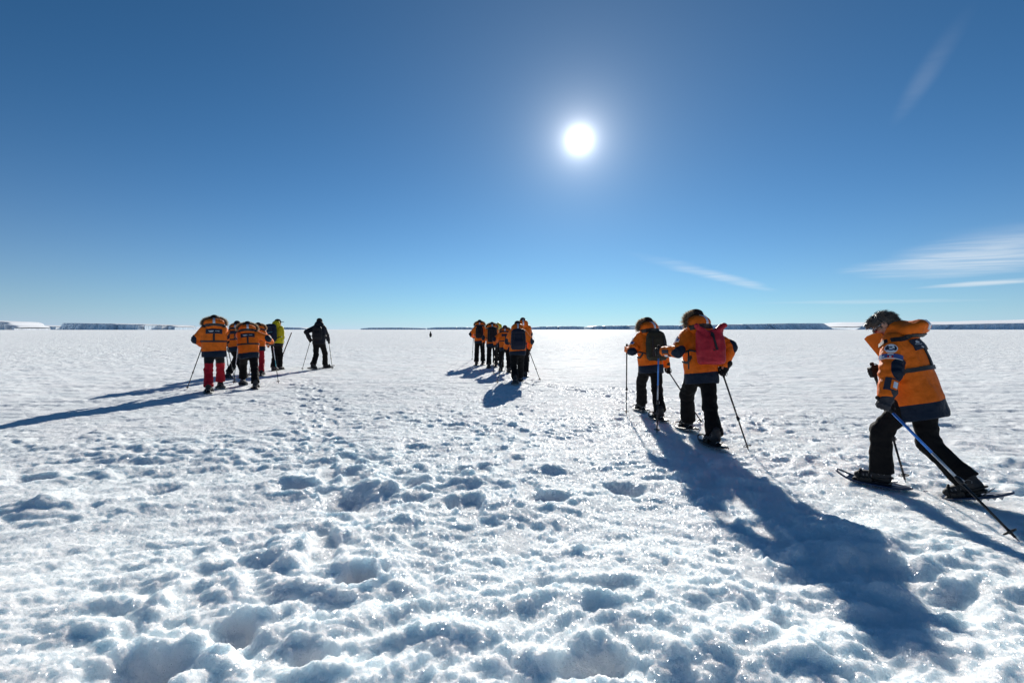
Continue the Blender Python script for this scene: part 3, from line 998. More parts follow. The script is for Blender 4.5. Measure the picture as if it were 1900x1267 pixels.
def make_snowshoe(deck):
    out = shoe_outline()
    n = len(out)
    # raised rim all round
    rim = tube_geo([(x, y, shoe_z(y)) for x, y in out] + [(out[0][0], out[0][1], shoe_z(out[0][1]))], 0.0095, 7, False)
    frame_me = mesh_py('frame', *rim, M[deck], True)
    # deck: ribbed plate in front of and behind the opening for the toe, open at the tip
    g = []
    def slab(y0, y1, inset=0.004, ny=6):
        V, F = [], []
        for i in range(ny + 1):
            y = y0 + (y1 - y0) * i / ny
            xs = [p[0] for p in out]; ys = [p[1] for p in out]
            half = float(np.interp(y, [p[1] for p in sorted(out, key=lambda p: p[1]) if p[0] > 0], [p[0] for p in sorted(out, key=lambda p: p[1]) if p[0] > 0])) - inset
            for s in np.linspace(-1, 1, 9):
                z = shoe_z(y) + 0.004 * math.cos(s * 9)
                V.append((s * half, y, z + 0.003)); 
        m = len(V)
        V += [(x, y, z - 0.007) for x, y, z in V]
        for i in range(ny):
            for j in range(8):
                a = i * 9 + j
                F.append((a, a + 1, a + 10, a + 9)); F.append((m + a, m + a + 9, m + a + 10, m + a + 1))
        for i in range(ny):
            F.append((i * 9, i * 9 + 9, m + i * 9 + 9, m + i * 9)); F.append((i * 9 + 8, m + i * 9 + 8, m + i * 9 + 17, i * 9 + 17))
        for j in range(8):
            F.append((j, m + j, m + j + 1, j + 1)); F.append((ny * 9 + j, ny * 9 + j + 1, m + ny * 9 + j + 1, m + ny * 9 + j))
        g.append((V, F))
    slab(-0.235, 0.10); slab(0.215, 0.262, ny=3)
    for sx in (-1, 1):
        g.append(box_geo((sx * 0.078, 0.16, shoe_z(0.16)), (0.016, 0.065, 0.005)))
    deck_me = mesh_py('deck', *join(g), M[deck])
    g = []
    for sx in (-1, 1):                                  # traction rails and the claw under the toe
        V = [(sx * 0.075, -0.2, 0.03), (sx * 0.075, 0.2, 0.03), (sx * 0.079, 0.2, 0.03), (sx * 0.079, -0.2, 0.03)]
        nt = 9
        for k in range(nt):
            y0 = -0.2 + 0.4 * k / nt; y1 = y0 + 0.4 / nt
            g.append(([(sx * 0.075, y0, 0.03), (sx * 0.075, y1, 0.03), (sx * 0.075, (y0 + y1) / 2, 0.002), (sx * 0.079, y0, 0.03), (sx * 0.079, y1, 0.03), (sx * 0.079, (y0 + y1) / 2, 0.002)],
                      [(0, 1, 2), (3, 5, 4), (0, 3, 4, 1), (1, 4, 5, 2), (2, 5, 3, 0)]))
    for x in (-0.045, -0.015, 0.015, 0.045):
        g.append(([(x - 0.012, 0.13, 0.03), (x + 0.012, 0.13, 0.03), (x, 0.135, -0.012), (x - 0.012, 0.136, 0.03), (x + 0.012, 0.136, 0.03)], [(0, 1, 2), (3, 2, 4), (0, 3, 4, 1), (0, 2, 3), (1, 4, 2)]))
    crampon_me = mesh_py('crampon', *join(g), M['steel'])
    g = []
    for y, top in ((0.16, 0.145), (0.075, 0.17)):          # straps over the boot, heel strap and the wire under the heel
        g.append(tube_geo([(0.066 * math.cos(a), y, 0.035 + (top - 0.035) * math.sin(a)) for a in np.linspace(0, math.pi, 13)], 0.008, 6))
    g.append(tube_geo([(0.062 * math.cos(a), 0.02 - 0.125 * math.sin(a), 0.095 + 0.012 * math.sin(a)) for a in np.linspace(0, math.pi, 13)], 0.008, 6))
    g.append(box_geo((0, 0.09, 0.038), (0.058, 0.12, 0.004)))
    for sx in (-1, 1):
        g.append(box_geo((sx * 0.064, 0.10, 0.06), (0.006, 0.05, 0.026)))
        g.append(box_geo((sx * 0.075, 0.12, 0.075), (0.008, 0.016, 0.008)))
    binding_me = mesh_py('binding', *join(g), M['boot_sole'], False)
    wire = tube_geo([(-0.035, -0.06, 0.042), (-0.035, -0.14, 0.085), (0.035, -0.14, 0.085), (0.035, -0.06, 0.042)], 0.0045, 6)
    wire_me = mesh_py('heel_lifter', *wire, M['steel'], True)
    return [('frame', frame_me), ('deck', deck_me), ('crampon', crampon_me), ('binding', binding_me), ('heel_lifter', wire_me)]
SHOE = {k: make_snowshoe(k) for k in ('deck_blue', 'deck_black')}

def make_glove(side, h=0.0062):
    """fist closed round a pole (pole = z axis, forearm comes from -y); side +1 right hand, -1 left"""
    s = side
    parts = [f_box((s * 0.016, -0.028, 0), (0.019, 0.042, 0.046), 0.017)]
    for k, (z, L) in enumerate(((0.037, 0.95), (0.0125, 1.03), (-0.0125, 1.0), (-0.036, 0.86))):
        p = [(s * 0.026, 0.012, z), (s * 0.012, 0.034 * L, z), (-s * 0.022 * L, 0.026, z), (-s * 0.027 * L, 0.001, z * 0.95)]
        r = [0.0150, 0.0142, 0.0132, 0.0122]
        if k == 3:
            r = [v * 0.92 for v in r]
        for a in range(3):
            parts.append(f_cone(p[a], p[a + 1], r[a], r[a + 1]))
    tip = [(s * 0.004, -0.045, 0.034), (-s * 0.020, -0.018, 0.050), (-s * 0.026, 0.010, 0.056)]
    th = [f_cone(tip[0], tip[1], 0.0185, 0.0155), f_cone(tip[1], tip[2], 0.0155, 0.0130)]
    hand = union(*parts, k=0.006)
    hand = union(hand, *th, k=0.010)
    cuff = f_cone((s * 0.012, -0.065, 0), (s * 0.010, -0.125, 0), 0.036, 0.046)
    f = union(hand, cuff, k=0.018)
    V, Q = nets(f, (-0.07, -0.18, -0.08), (0.07, 0.06, 0.09), h)
    return V, Q
GLOVE = {}
for _s in (1, -1):
    _V, _Q = make_glove(_s)
    for _m in ('glove_black', 'glove_grey', 'skin', 'hood_orange'):
        GLOVE[_s, _m] = mesh_np('glove', _V, _Q, M[_m])

def make_hat(kind, mat):
    """in the head's frame (origin between the ears, y to the face, z to the crown)"""
    sk = f_loft((0, -0.008, 0), np.eye(3), [(-0.02, 0.088, 0.104), (0.05, 0.090, 0.107), (0.09, 0.078, 0.093), (0.112, 0.060, 0.073), (0.126, 0.035, 0.043), (0.131, 0.012, 0.016)])
    f = sk
    if kind == 'beanie':
        f = union(sk, f_loft((0, -0.008, 0), np.eye(3), [(-0.03, 0.092, 0.108), (0.02, 0.094, 0.110)]), k=0.012)
    elif kind == 'cap':
        f = union(sk, f_ell((0, 0.13, 0.028), (0.070, 0.075, 0.010)), k=0.015)
    V, Q = nets(f, (-0.11, -0.13, -0.05), (0.11, 0.22, 0.16), 0.011)
    V = V + grad(f, V) * (0.002 * noise3(V, 30, 4))[:, None]
    return mesh_np('hat', V, Q, M[mat])
HAT = {k: make_hat(*k) for k in (('beanie', 'hat_dark'), ('beanie', 'hat_brown'), ('cap', 'hat_dark'))}

def trekking_pole(grip, tip, label, colours, group, ref):
    """grip, shafts, clamp, basket and steel point from hand to snow"""
    grip, tip = A3(grip), A3(tip)
    d = unit(tip - grip); L = np.linalg.norm(tip - grip)
    root = empty('trekking_pole', tuple(tip))
    up = grip - d * 0.085
    P = lambda t: grip + d * t - tip
    def part(name, pts, rad, mat, n=8, par=None):
        V, F = tube_geo(pts, rad, n)
        return obj(name, mesh_py(name, V, F, M[mat], True), par or root)
    gr = part('grip', [P(-0.095), P(-0.085), P(-0.05), P(0.0), P(0.05), P(0.085), P(0.09)], [0.012, 0.019, 0.0155, 0.0145, 0.0155, 0.013, 0.009], 'foam', 10)
    side = unit(np.cross(d, (0.3, 0.9, 0.1)))
    loop = [P(-0.075) + side * 0.014 + (0, 0, 0)]
    for a in np.linspace(0.2, 2.9, 9):
        loop.append(P(-0.075 + 0.075 * (1 - math.cos(a))) + side * (0.02 + 0.038 * math.sin(a)))
    part('wrist_strap', loop, 0.004, 'strap_black', 5, gr)
    part('upper_shaft', [P(0.07), P(L * 0.40)], 0.0110, colours[0])
    part('middle_shaft', [P(L * 0.38), P(L * 0.58)], 0.0104, colours[1])
    cl = part('clamp', [P(L * 0.575), P(L * 0.585), P(L * 0.62), P(L * 0.63)], [0.012, 0.0165, 0.0165, 0.012], 'pole_black')
    part('lever', [P(L * 0.59) + side * 0.017, P(L * 0.62) + side * 0.021], 0.006, 'steel', 6, cl)
    part('lower_shaft', [P(L * 0.60), P(L - 0.035)], [0.0098, 0.0086], 'pole_black')
    # snow basket: ring on spokes
    b = P(L - 0.075)
    a1 = side; a2 = np.cross(d, side)
    ring = [b + (a1 * math.cos(q) + a2 * math.sin(q)) * 0.042 for q in np.linspace(0, 2 * math.pi, 17)]
    g = [tube_geo(ring, 0.0045, 5, False)]
    for q in (0, 2.09, 4.19):
        g.append(tube_geo([b, b + (a1 * math.cos(q) + a2 * math.sin(q)) * 0.042], 0.004, 5))
    g.append(tube_geo([b - d * 0.015, b + d * 0.012], [0.011, 0.013], 8))
    obj('basket', mesh_py('basket', *join(g), M['pole_black'], True), root)
    part('point', [P(L - 0.04), P(L + 0.005), P(L + 0.012)], [0.0055, 0.0035, 0.001], 'steel', 6)
    tag(root, label, 'trekking pole', group)
    return root
# ------------------------------------------------------------------ people
UP = np.array((0.0, 0.0, 1.0))

def fur_arc(name, centre, pts, outs, parent, n, length, seed):
    """fur trim: a soft roll with hairs standing out of it; pts = path, outs = outward direction at each point"""
    rg = np.random.RandomState(seed)
    pts = np.array(pts); outs = np.array(outs)
    m = len(pts)
    V, F, T = [], [], []
    tv, tf = tube_geo(list(pts), [0.014 + 0.010 * math.sin(math.pi * i / (m - 1)) for i in range(m)], 7)
    V += [tuple(v) for v in tv]; F += [tuple(f) for f in tf]; T += [0.15] * len(tv)
    s = rg.rand(n) * (m - 1.001)
    i0 = s.astype(int); fr = (s - i0)[:, None]
    base = pts[i0] * (1 - fr) + pts[i0 + 1] * fr
    o = outs[i0] * (1 - fr) + outs[i0 + 1] * fr
    tang = pts[i0 + 1] - pts[i0]; tang /= np.linalg.norm(tang, axis=1, keepdims=True)
    d = o + 0.75 * rg.randn(n, 3) * np.array((1, 1, 1)) * 0.6 + tang * rg.randn(n, 1) * 0.35
    d /= np.linalg.norm(d, axis=1, keepdims=True)
    L = length * (0.55 + 0.6 * rg.rand(n, 1))
    w = np.cross(d, rg.randn(n, 3)); w /= np.linalg.norm(w, axis=1, keepdims=True)
    b0 = base + d * 0.010
    mid = b0 + d * L * 0.55 + rg.randn(n, 3) * 0.003
    tip = b0 + d * L + np.array((0, 0, -1)) * L * 0.15
    hw = 0.0028
    k0 = len(V)
    A = np.stack([b0 - w * hw, b0 + w * hw, mid + w * hw * 0.8, mid - w * hw * 0.8, tip], 1).reshape(-1, 3)
    V += [tuple(v) for v in A]
    T += [0.1, 0.1, 0.6, 0.6, 1.0] * n
    for i in range(n):
        k = k0 + i * 5
        F.append((k, k + 1, k + 2, k + 3)); F.append((k + 3, k + 2, k + 4))
    me = mesh_py(name, V, F, M['fur'], True)
    a = me.attributes.new('tip', 'FLOAT', 'POINT')
    a.data.foreach_set('value', np.array(T, np.float32))
    return obj(name, me, parent)

def head_field(hc, hx, k=1.0, face=True):
    """head with brow, sockets, eyes, nose, lips, chin, ears; hx rows = right, forward, up"""
    W = lambda p: A3(hc) + (A3(p) * k) @ hx
    e = lambda p, r: f_ell(W(p), A3(r) * k, hx)
    skull = union(e((0, -0.012, 0.028), (0.076, 0.097, 0.098)), e((0, 0.024, -0.035), (0.060, 0.072, 0.085)), k=0.03)
    f = union(skull, e((0, 0.070, -0.098), (0.030, 0.026, 0.024)), e((0, 0.078, 0.030), (0.052, 0.018, 0.014)), k=0.018)
    if face:
        f = cut(f, e((0.032, 0.100, 0.006), (0.019, 0.016, 0.013)), 0.010)
        f = cut(f, e((-0.032, 0.100, 0.006), (0.019, 0.016, 0.013)), 0.010)
        f = union(f, e((0.032, 0.082, 0.006), (0.012, 0.012, 0.012)), e((-0.032, 0.082, 0.006), (0.012, 0.012, 0.012)), k=0.003)
        f = union(f, f_cone(W((0, 0.092, 0.016)), W((0, 0.114, -0.030)), 0.009 * k, 0.015 * k), e((0.012, 0.098, -0.034), (0.009, 0.009, 0.008)), e((-0.012, 0.098, -0.034), (0.009, 0.009, 0.008)), k=0.010)
        f = union(f, e((0, 0.093, -0.060), (0.025, 0.010, 0.006)), e((0, 0.091, -0.071), (0.022, 0.010, 0.007)), k=0.005)
    for s in (-1, 1):
        f = union(f, e((s * 0.079, -0.014, -0.004), (0.011, 0.024, 0.034)), k=0.010)
    return f

def person(name_ref, H, feet, heading, lean=6.0, w=0.5, hands=None, tips=None, jacket='jacket_orange', trousers='trousers_black', hood='fur',
           hat=('beanie', 'hat_dark'), bulk=1.0, glove='glove_black', pack=None, harness=True, crouch=0.0, shift=0.0, yaw=0.0, head_tilt=0.0, head_turn=0.0,
           pitch=(0, 0), foot_turn=(0, 0), label='', poles=('pole_black', 'pole_black'), badges=False, shoes='deck_black', lift=(0, 0), side_lean=0.0,
           hem=-0.125, hem_line=0.015, pole_refs=(None, None), hair=False, seat=None, vox=None, snowshoes=True, elbows=(None, None), jlen=1.0, drop=0.0, hood_size=1.0):
    s = H / 1.78
    psi = R(heading)
    fwd = np.array((-math.sin(psi), math.cos(psi), 0.0)); rgt = np.array((math.cos(psi), math.sin(psi), 0.0))
    root = empty('person')
    G = [np.array(gpix(*p)) for p in feet]
    gz = [float(base_h(np.array([g[0]]), np.array([g[1]]))[0]) for g in G]
    soles, ankles, faxes = [], [], []
    deck = 0.030 if snowshoes else 0.0
    for i in (0, 1):
        FEET.append((G[i][0], G[i][1], gz[i] - 0.012))
        q = psi + R(foot_turn[i])
        ff = np.array((-math.sin(q), math.cos(q), 0.0))
        p = R(pitch[i])                                   # heel up: the foot turns about its ball
        fdir = ff * math.cos(p) - UP * math.sin(p)
        ax = frame(np.cross(np.cross(fdir, UP), fdir), fdir)
        sole = np.array((G[i][0], G[i][1], gz[i] - 0.012 + deck + lift[i]))
        ball = sole + ff * 0.11
        sole = ball - fdir * 0.11
        soles.append(sole); faxes.append((ax, ff, p))
        ankles.append(sole + ax[2] * 0.10 * s + ax[1] * -0.01)
    # pelvis: as high as both legs allow
    Lt, Ls = 0.445 * s, 0.425 * s
    pxy = ankles[0] * (1 - w) + ankles[1] * w + fwd * shift
    bx = np.array((math.cos(psi + R(yaw)), math.sin(psi + R(yaw)), 0.0)); bf = np.array((-bx[1], bx[0], 0.0))
    hipo = [-bx * 0.095 * s, bx * 0.095 * s]
    zs = []
    for i in (0, 1):
        v = pxy + hipo[i] - ankles[i]
        hz = math.hypot(v[0], v[1])
        zs.append(ankles[i][2] + math.sqrt(max(0.01, ((Lt + Ls) * 0.992) ** 2 - hz ** 2)))
    pel = np.array((pxy[0], pxy[1], min(zs) - crouch))
    le, sl = R(lean), R(side_lean)
    u = unit(UP * math.cos(le) + bf * math.sin(le) + bx * math.sin(sl))
    ax = frame(u, bf)                                     # rows: right, forward, up the spine
    W = lambda x, y, z: pel + (np.array((x, y, z)) * s) @ ax
    neck = W(0, 0.01, 0.58)
    hf = R(head_turn)
    hd = unit(UP * math.cos(R(head_tilt)) + bf * math.sin(R(head_tilt)))
    hfwd = bf * math.cos(hf) - bx * math.sin(hf)
    hx = frame(unit(hd - 0.0 * hfwd), hfwd)
    hc = neck + (unit(u * 0.6 + hd * 0.8) * 0.138 + hx[1] * 0.028) * s
    sh = [W(-0.185 * bulk ** 0.5, 0, 0.515), W(0.185 * bulk ** 0.5, 0, 0.515)]
    hips = [pel + hipo[0], pel + hipo[1]]
    knees = []
    for i in (0, 1):
        kf = faxes[i][1] + (-bx if i == 0 else bx) * 0.12
        kn, an = two_bone(hips[i], ankles[i], Lt, Ls, kf)
        knees.append(kn)
    grips, elbow, wrists = [], [], []
    for i in (0, 1):
        sgn = -1 if i == 0 else 1
        if hands and hands[i] is not None:
            hp = hands[i]
            g = pixel_at(*hp) if len(hp) == 3 else W(*hp[:3])
        else:
            g = W(sgn * 0.24, 0.26, 0.10)
        el = elbows[i] if elbows[i] is not None else (sgn * 0.9, -0.8, -0.35)
        hint = np.array(el) @ ax
        e, g = two_bone(sh[i], g, 0.30 * s, 0.335 * s, hint)
        grips.append(g); elbow.append(e); wrists.append(e + (g - e) * 0.76)
    d0 = float(pel[1])
    vx = vox or min(0.019, max(0.0095, d0 * 0.0017))
    fine = d0 < 10
    # --- body: one skin surface from head to ankles, inside the clothes
    head = head_field(hc, hx, s * 0.98, face=True)
    tors = f_loft(pel, ax, [(-0.06 * s, 0.14 * s, 0.10 * s), (0.15 * s, 0.125 * s, 0.095 * s), (0.40 * s, 0.155 * s, 0.11 * s), (0.50 * s, 0.15 * s, 0.09 * s), (0.57 * s, 0.06 * s, 0.06 * s)])
    limbs = [f_cone(W(0, 0, 0.52), hc - hx[2] * 0.05 * s, 0.056 * s, 0.052 * s)]
    for i in (0, 1):
        limbs += [f_cone(sh[i], elbow[i], 0.048 * s, 0.040 * s), f_cone(elbow[i], wrists[i], 0.040 * s, 0.027 * s), f_cone(wrists[i], wrists[i] + (grips[i] - wrists[i]) * 0.35, 0.027 * s, 0.025 * s),
                  f_cone(hips[i], knees[i], 0.080 * s, 0.055 * s), f_cone(knees[i], ankles[i], 0.052 * s, 0.040 * s)]
    body_f = union(head, union(tors, *limbs, k=0.03), k=0.02)
    pts = np.array(list(sh) + elbow + grips + hips + knees + ankles + [hc, pel])
    lo, hi = pts.min(0) - 0.17, pts.max(0) + 0.17
    if hood == 'down':
        # fine cells round the head, coarse ones where clothes cover the body
        axs = []
        for i in range(3):
            h0, h1 = hc[i] - 0.17, hc[i] + 0.17
            a = [lo[i]]
            while a[-1] < hi[i]:
                a.append(a[-1] + (0.0055 if h0 < a[-1] < h1 else 0.022))
            axs.append(np.array(a))
        V, Q = nets(body_f, lo, hi, axs)
    else:
        V, Q = nets(body_f, lo, hi, 0.016 if fine else 0.024)
    obj('body', mesh_np('body', V, Q, M['skin']), root)
    # --- trousers
    tp = []
    for i in (0, 1):
        sd = unit(ankles[i] - knees[i])
        cuff = ankles[i] - sd * 0.005
        tp += [f_cone(hips[i] + UP * 0.02, knees[i], 0.108 * s, 0.088 * s), f_cone(knees[i], cuff, 0.088 * s, 0.092 * s), f_cone(knees[i] + sd * 0.2, cuff + sd * 0.03 - faxes[i][1] * 0.012, 0.075 * s, 0.104 * s)]
    tr_f = union(f_ell(pel + UP * 0.0, (0.175 * s, 0.135 * s, 0.17 * s), ax), *tp, k=0.03)
    for i in (0, 1):
        sd = unit(ankles[i] - knees[i])
        c0 = ankles[i] - sd * 0.025
        lowcut = both(f_plane(c0, -sd), f_ell(c0 + sd * 0.08, (0.135, 0.135, 0.135)), 0.002)
        tr_f = cut(tr_f, lowcut, 0.004)
    tl = np.array(hips + knees + ankles)
    V, Q = nets(tr_f, tl.min(0) - 0.19, tl.max(0) + 0.2, vx)
    kd = np.minimum(*[np.linalg.norm(V - k_, axis=1) for k_ in knees])
    V = folds(V, tr_f, 0.010 * s, 9.0, int(H * 100) % 17)
    zz = (V - pel) @ u
    crease = np.sin(zz * 55 + 5 * noise3(V, 5, 2)) * np.exp(-((kd - 0.10) / 0.10) ** 2)
    V = V + grad(tr_f, V) * (0.004 * crease)[:, None]
    attrs = {'trim': zz - (seat if seat is not None else 9)}
    obj('trousers', mesh_np('trousers', V, Q, M[trousers], attrs=attrs), root)
    # --- jacket
    b = bulk * s
    hm = hem * jlen
    prof = [(hm * s, 0.230 * b, 0.176 * b, -0.005), (-0.04 * s, 0.236 * b, 0.185 * b, -0.005), (0.10 * s, 0.235 * b, 0.176 * b, 0), (0.30 * s, 0.250 * b, 0.178 * b, 0),
            (0.45 * s, 0.236 * b, 0.162 * b, 0), (0.53 * s, 0.170 * b, 0.128 * b, 0), (0.585 * s, 0.105 * b, 0.105 * b, 0.01), (0.62 * s, 0.085 * b, 0.09 * b, 0.01)]
    torso = f_loft(pel, ax, prof, 2.25)
    sl_f = []
    for i in (0, 1):
        sgn = -1 if i == 0 else 1
        wv = unit(wrists[i] - elbow[i])
        arm = union(f_cone(sh[i] - ax[0] * sgn * 0.03, elbow[i], 0.106 * b, 0.088 * b), f_cone(elbow[i], wrists[i] + wv * 0.02, 0.086 * b, 0.066 * b), k=0.025)
        stop = both(f_plane(wrists[i] + wv * 0.015, -wv), f_ell(wrists[i] + wv * 0.015, (0.14, 0.14, 0.14)), 0.002)
        sl_f.append(cut(arm, stop, 0.008))
    jk = union(torso, sl_f[0], sl_f[1], k=0.04)
    jp = np.array(list(sh) + elbow + wrists + [W(0, 0, 0.62), W(0.27, 0, hm), W(-0.27, 0, hm), W(0, 0.2, hm), W(0, -0.2, hm)])
    V, Q = nets(jk, jp.min(0) - 0.13, jp.max(0) + 0.13, vx)
    q = (V - pel) @ ax.T / s
    ed = np.minimum(np.linalg.norm(V - elbow[0], axis=1), np.linalg.norm(V - elbow[1], axis=1))
    V0 = V.copy()
    V = folds(V, jk, 0.0085 * s, 8.0, int(H * 1000) % 23)
    # creases gathered at elbows and armpits, soft pleats hanging over the back
    cr = np.sin((V @ np.array((31.0, 17.0, 47.0))) + 6 * noise3(V, 6, 5)) * np.exp(-((ed - 0.09) / 0.08) ** 2)
    pl = np.sin(q[:, 0] * 42 + 3 * noise3(V, 4, 9)) * np.clip(0.5 - np.abs(q[:, 2] - 0.12), 0, 1)
    V = V + grad(jk, V0) * (0.0055 * cr + 0.0035 * pl)[:, None]
    trim = hem_line * jlen - q[:, 2] + 0.010 * np.sin(q[:, 0] * 9)
    onarm = np.minimum(sl_f[0](V0), sl_f[1](V0)) < torso(V0) - 0.002
    trim = np.where(onarm, -1.0, trim)
    for i in (0, 1):
        sgn = -1 if i == 0 else 1
        ub, lb = unit(elbow[i] - sh[i]), unit(wrists[i] - elbow[i])
        bk = unit(ub - lb) if np.linalg.norm(ub - lb) > 0.15 else -ax[1]
        ec = elbow[i] + bk * 0.060 * b
        rel = V0 - ec
        al = np.abs(rel @ unit(ub + lb))
        trim = np.maximum(trim, np.where(onarm, 0.088 * b - np.sqrt((al * 0.75) ** 2 + (np.linalg.norm(rel, axis=1) ** 2 - al ** 2).clip(0)), -1))
    if jacket == 'jacket_yellow':
        trim = np.where(onarm, 0.20 - q[:, 2] - 0.0, trim)
        trim = np.maximum(trim, -0.10 - q[:, 2])
    jo = obj('jacket', mesh_np('jacket', V, Q, M[jacket], attrs={'trim': trim}), root)
    # --- hood
    rg = int(abs(heading) * 7 + H * 100) % 1000
    if hood in ('fur', 'plain'):
        plain = hood == 'plain'
        hr = np.array((0.205, 0.150, 0.112) if not plain else (0.165, 0.15, 0.135)) * s * hood_size
        ho = hc - UP * ((0.045 if plain else 0.060) * s + drop) - ax[1] * 0.055 * s
        hy = unit(ax[1] * math.cos(hf * 0.8) - ax[0] * math.sin(hf * 0.8))
        hax = frame(unit(UP + (0.12 if plain else 0.22) * hy), hy)
        outer = f_ell(ho, hr, hax)
        shell = cut(outer, f_ell(ho + hax[1] * 0.02, hr - 0.022, hax), 0.008)
        shell = cut(shell, f_plane(ho + hax[1] * 0.045 * s, -hax[1]), 0.008)
        roll = union(*[f_cone(W(x0, y0, 0.57), W(x1, y1, 0.57), 0.045 * s, 0.045 * s) for x0, y0, x1, y1 in ((-0.14, 0.03, -0.10, -0.09), (-0.10, -0.09, 0.10, -0.09), (0.10, -0.09, 0.14, 0.03))], k=0.04)
        hf_ = union(shell, roll, k=0.05)
        V, Q = nets(hf_, ho - 0.30, ho + 0.27, vx)
        V = folds(V, hf_, 0.006 * s, 11, rg % 7)
        hm_ = {'jacket_orange': 'hood_orange'}.get(jacket, jacket)
        hoodo = obj('hood', mesh_np('hood', V, Q, M[hm_], attrs={'trim': np.full(len(V), -1.0)}), jo)
        if jacket == 'jacket_orange':
            band('reflective_strip', hf_, [ho - hax[1] * hr[1] * math.cos(a) + hax[2] * hr[2] * math.sin(a) for a in np.linspace(R(-28), R(62), 8)], 0.048 * s, M['reflective'], hoodo, thick=0.003, off=0.002)
        if not plain:
            P_, O_ = [], []
            for a in np.linspace(R(-12), R(192), 27):
                ca, sa = math.cos(a), math.sin(a)
                p = ho + hax[0] * (hr[0] + 0.010) * ca + hax[2] * (hr[2] + 0.016) * sa + hax[1] * (0.030 * s)
                P_.append(p); O_.append(unit(hax[0] * ca / hr[0] + hax[2] * sa / hr[2]) * 0.9 - hax[1] * 0.35)
            fur_arc('fur_trim', ho, P_, O_, hoodo, 3200 if fine else 1300, 0.072 * s, rg)
            both_f = union(jk, hf_, k=0.02)
            ring = []
            for a in np.linspace(R(180), R(360), 19):
                ring.append(ho + hax[0] * (hr[0] + 0.01) * math.cos(a) + hax[1] * (hr[1] + 0.01) * math.sin(a) - hax[2] * hr[2] * 0.62)
            band('collar_strap', both_f, ring, 0.062 * s, M['strap_black'], jo)
    elif hood == 'down':
        # hood thrown back over the shoulders, collar standing open at the throat
        ho = W(0, -0.115, 0.60)
        hax = frame(unit(ax[2] + 0.25 * ax[1]), ax[1])
        outer = union(f_ell(ho, (0.165 * s, 0.155 * s, 0.085 * s), hax), f_ell(W(0, 0.0, 0.595), (0.145 * s, 0.12 * s, 0.085 * s), ax), f_ell(W(0, -0.02, 0.65), (0.120 * s, 0.10 * s, 0.07 * s), ax), k=0.05)
        hf_ = cut(outer, f_ell(hc - hx[2] * 0.03 * s + hx[1] * 0.02, (0.098 * s, 0.125 * s, 0.17 * s), hx), 0.012)
        hf_ = cut(hf_, f_ell(W(0, 0.10, 0.69), (0.085 * s, 0.13 * s, 0.12 * s), ax), 0.012)
        V, Q = nets(hf_, ho - 0.33, ho + 0.33, vx)
        V = folds(V, hf_, 0.008 * s, 10, 3)
        hoodo = obj('hood', mesh_np('hood', V, Q, M['hood_orange']), jo)
        band('reflective_strip', hf_, [ho - hax[1] * 0.155 * s * math.cos(a) + hax[2] * 0.085 * s * math.sin(a) for a in np.linspace(R(-40), R(50), 8)], 0.05 * s, M['reflective'], hoodo, thick=0.003, off=0.002)
        both_f = union(jk, hf_, k=0.02)
        ring = []
        for a in np.linspace(R(165), R(375), 21):
            ring.append(W(0, 0.0, 0.505 - 0.055 * math.sin(a)) + ax[0] * 0.21 * s * math.cos(a) + ax[1] * 0.185 * s * math.sin(a))
        band('collar_strap', both_f, ring, 0.042 * s, M['strap_black'], jo)
        # storm collar: two stiff open flaps, orange outside, red lining inside
        for sgn, nm in ((-1, 'collar_flap'), (1, 'collar_flap')):
            Ps = []
            for i_, (t, zl, zh, yy) in enumerate(((0.0, 0.53, 0.635, 0.06), (0.35, 0.48, 0.65, 0.135), (0.7, 0.43, 0.64, 0.20), (1.0, 0.39, 0.62, 0.235))):
                x0 = sgn * (0.125 - 0.06 * t)
                for j_ in range(4):
                    q_ = j_ / 3
                    Ps.append(W(x0 - sgn * 0.015 * q_, yy * (0.62 + 0.38 * q_) + 0.02, zl + (zh - zl) * q_))
            Ps = np.array(Ps)
            nrm = ax[0] * sgn * 0.008
            Vv = np.concatenate([Ps + nrm, Ps - nrm]); F = []
            for i_ in range(3):
                for j_ in range(3):
                    a_ = i_ * 4 + j_
                    F.append((a_, a_ + 4, a_ + 5, a_ + 1)); F.append((16 + a_, 16 + a_ + 1, 16 + a_ + 5, 16 + a_ + 4))
            rim_ = [0, 4, 8, 12, 13, 14, 15, 11, 7, 3, 2, 1]
            for a_, b_ in zip(rim_, rim_[1:] + rim_[:1]):
                F.append((a_, b_, b_ + 16, a_ + 16))
            me = mesh_py(nm, Vv, F, M['hood_orange'], False)
            me.materials.append(M['lining_red'])
            for p_ in me.polygons[:18]:
                if (p_.index % 2 == 1):
                    p_.material_index = 1
            obj(nm, me, jo)
    # --- straps, yoke patch with print
    if harness:
        sheet_on('yoke_patch', jk, W(0, -0.15, 0.465), -ax[1] * 0.9 + ax[2] * 0.35, ax[2], 0.30 * b, 0.105 * b, M['badge_dark'], jo, off=0.010, nx=10, ny=4)
        if d0 < 14:
            for k_, (x_, w_, h_) in enumerate(((-0.055, 0.10, 0.018), (0.065, 0.075, 0.012), (-0.055, 0.06, 0.012))):
                if hood != 'down':
                    sheet_on('print', jk, W(x_, -0.15, 0.465 - 0.018 * (k_ == 2)), -ax[1] * 0.9 + ax[2] * 0.35, ax[2], w_ * b, h_ * b * 0.6, M['white_print'], jo, off=0.014, nx=4, ny=1)
        band('back_strap', jk, [W(0, -0.2, z) for z in (0.43, 0.36, 0.29, 0.23)], 0.042 * s, M['strap_black'], jo, dirs=-ax[1], wdir=ax[0])
        band('chest_strap', jk, [W(0.27 * bulk * math.cos(a), 0.22 * bulk * math.sin(a), 0.235) for a in np.linspace(R(165), R(375), 19)], 0.040 * s, M['strap_black'], jo, wdir=ax[2])
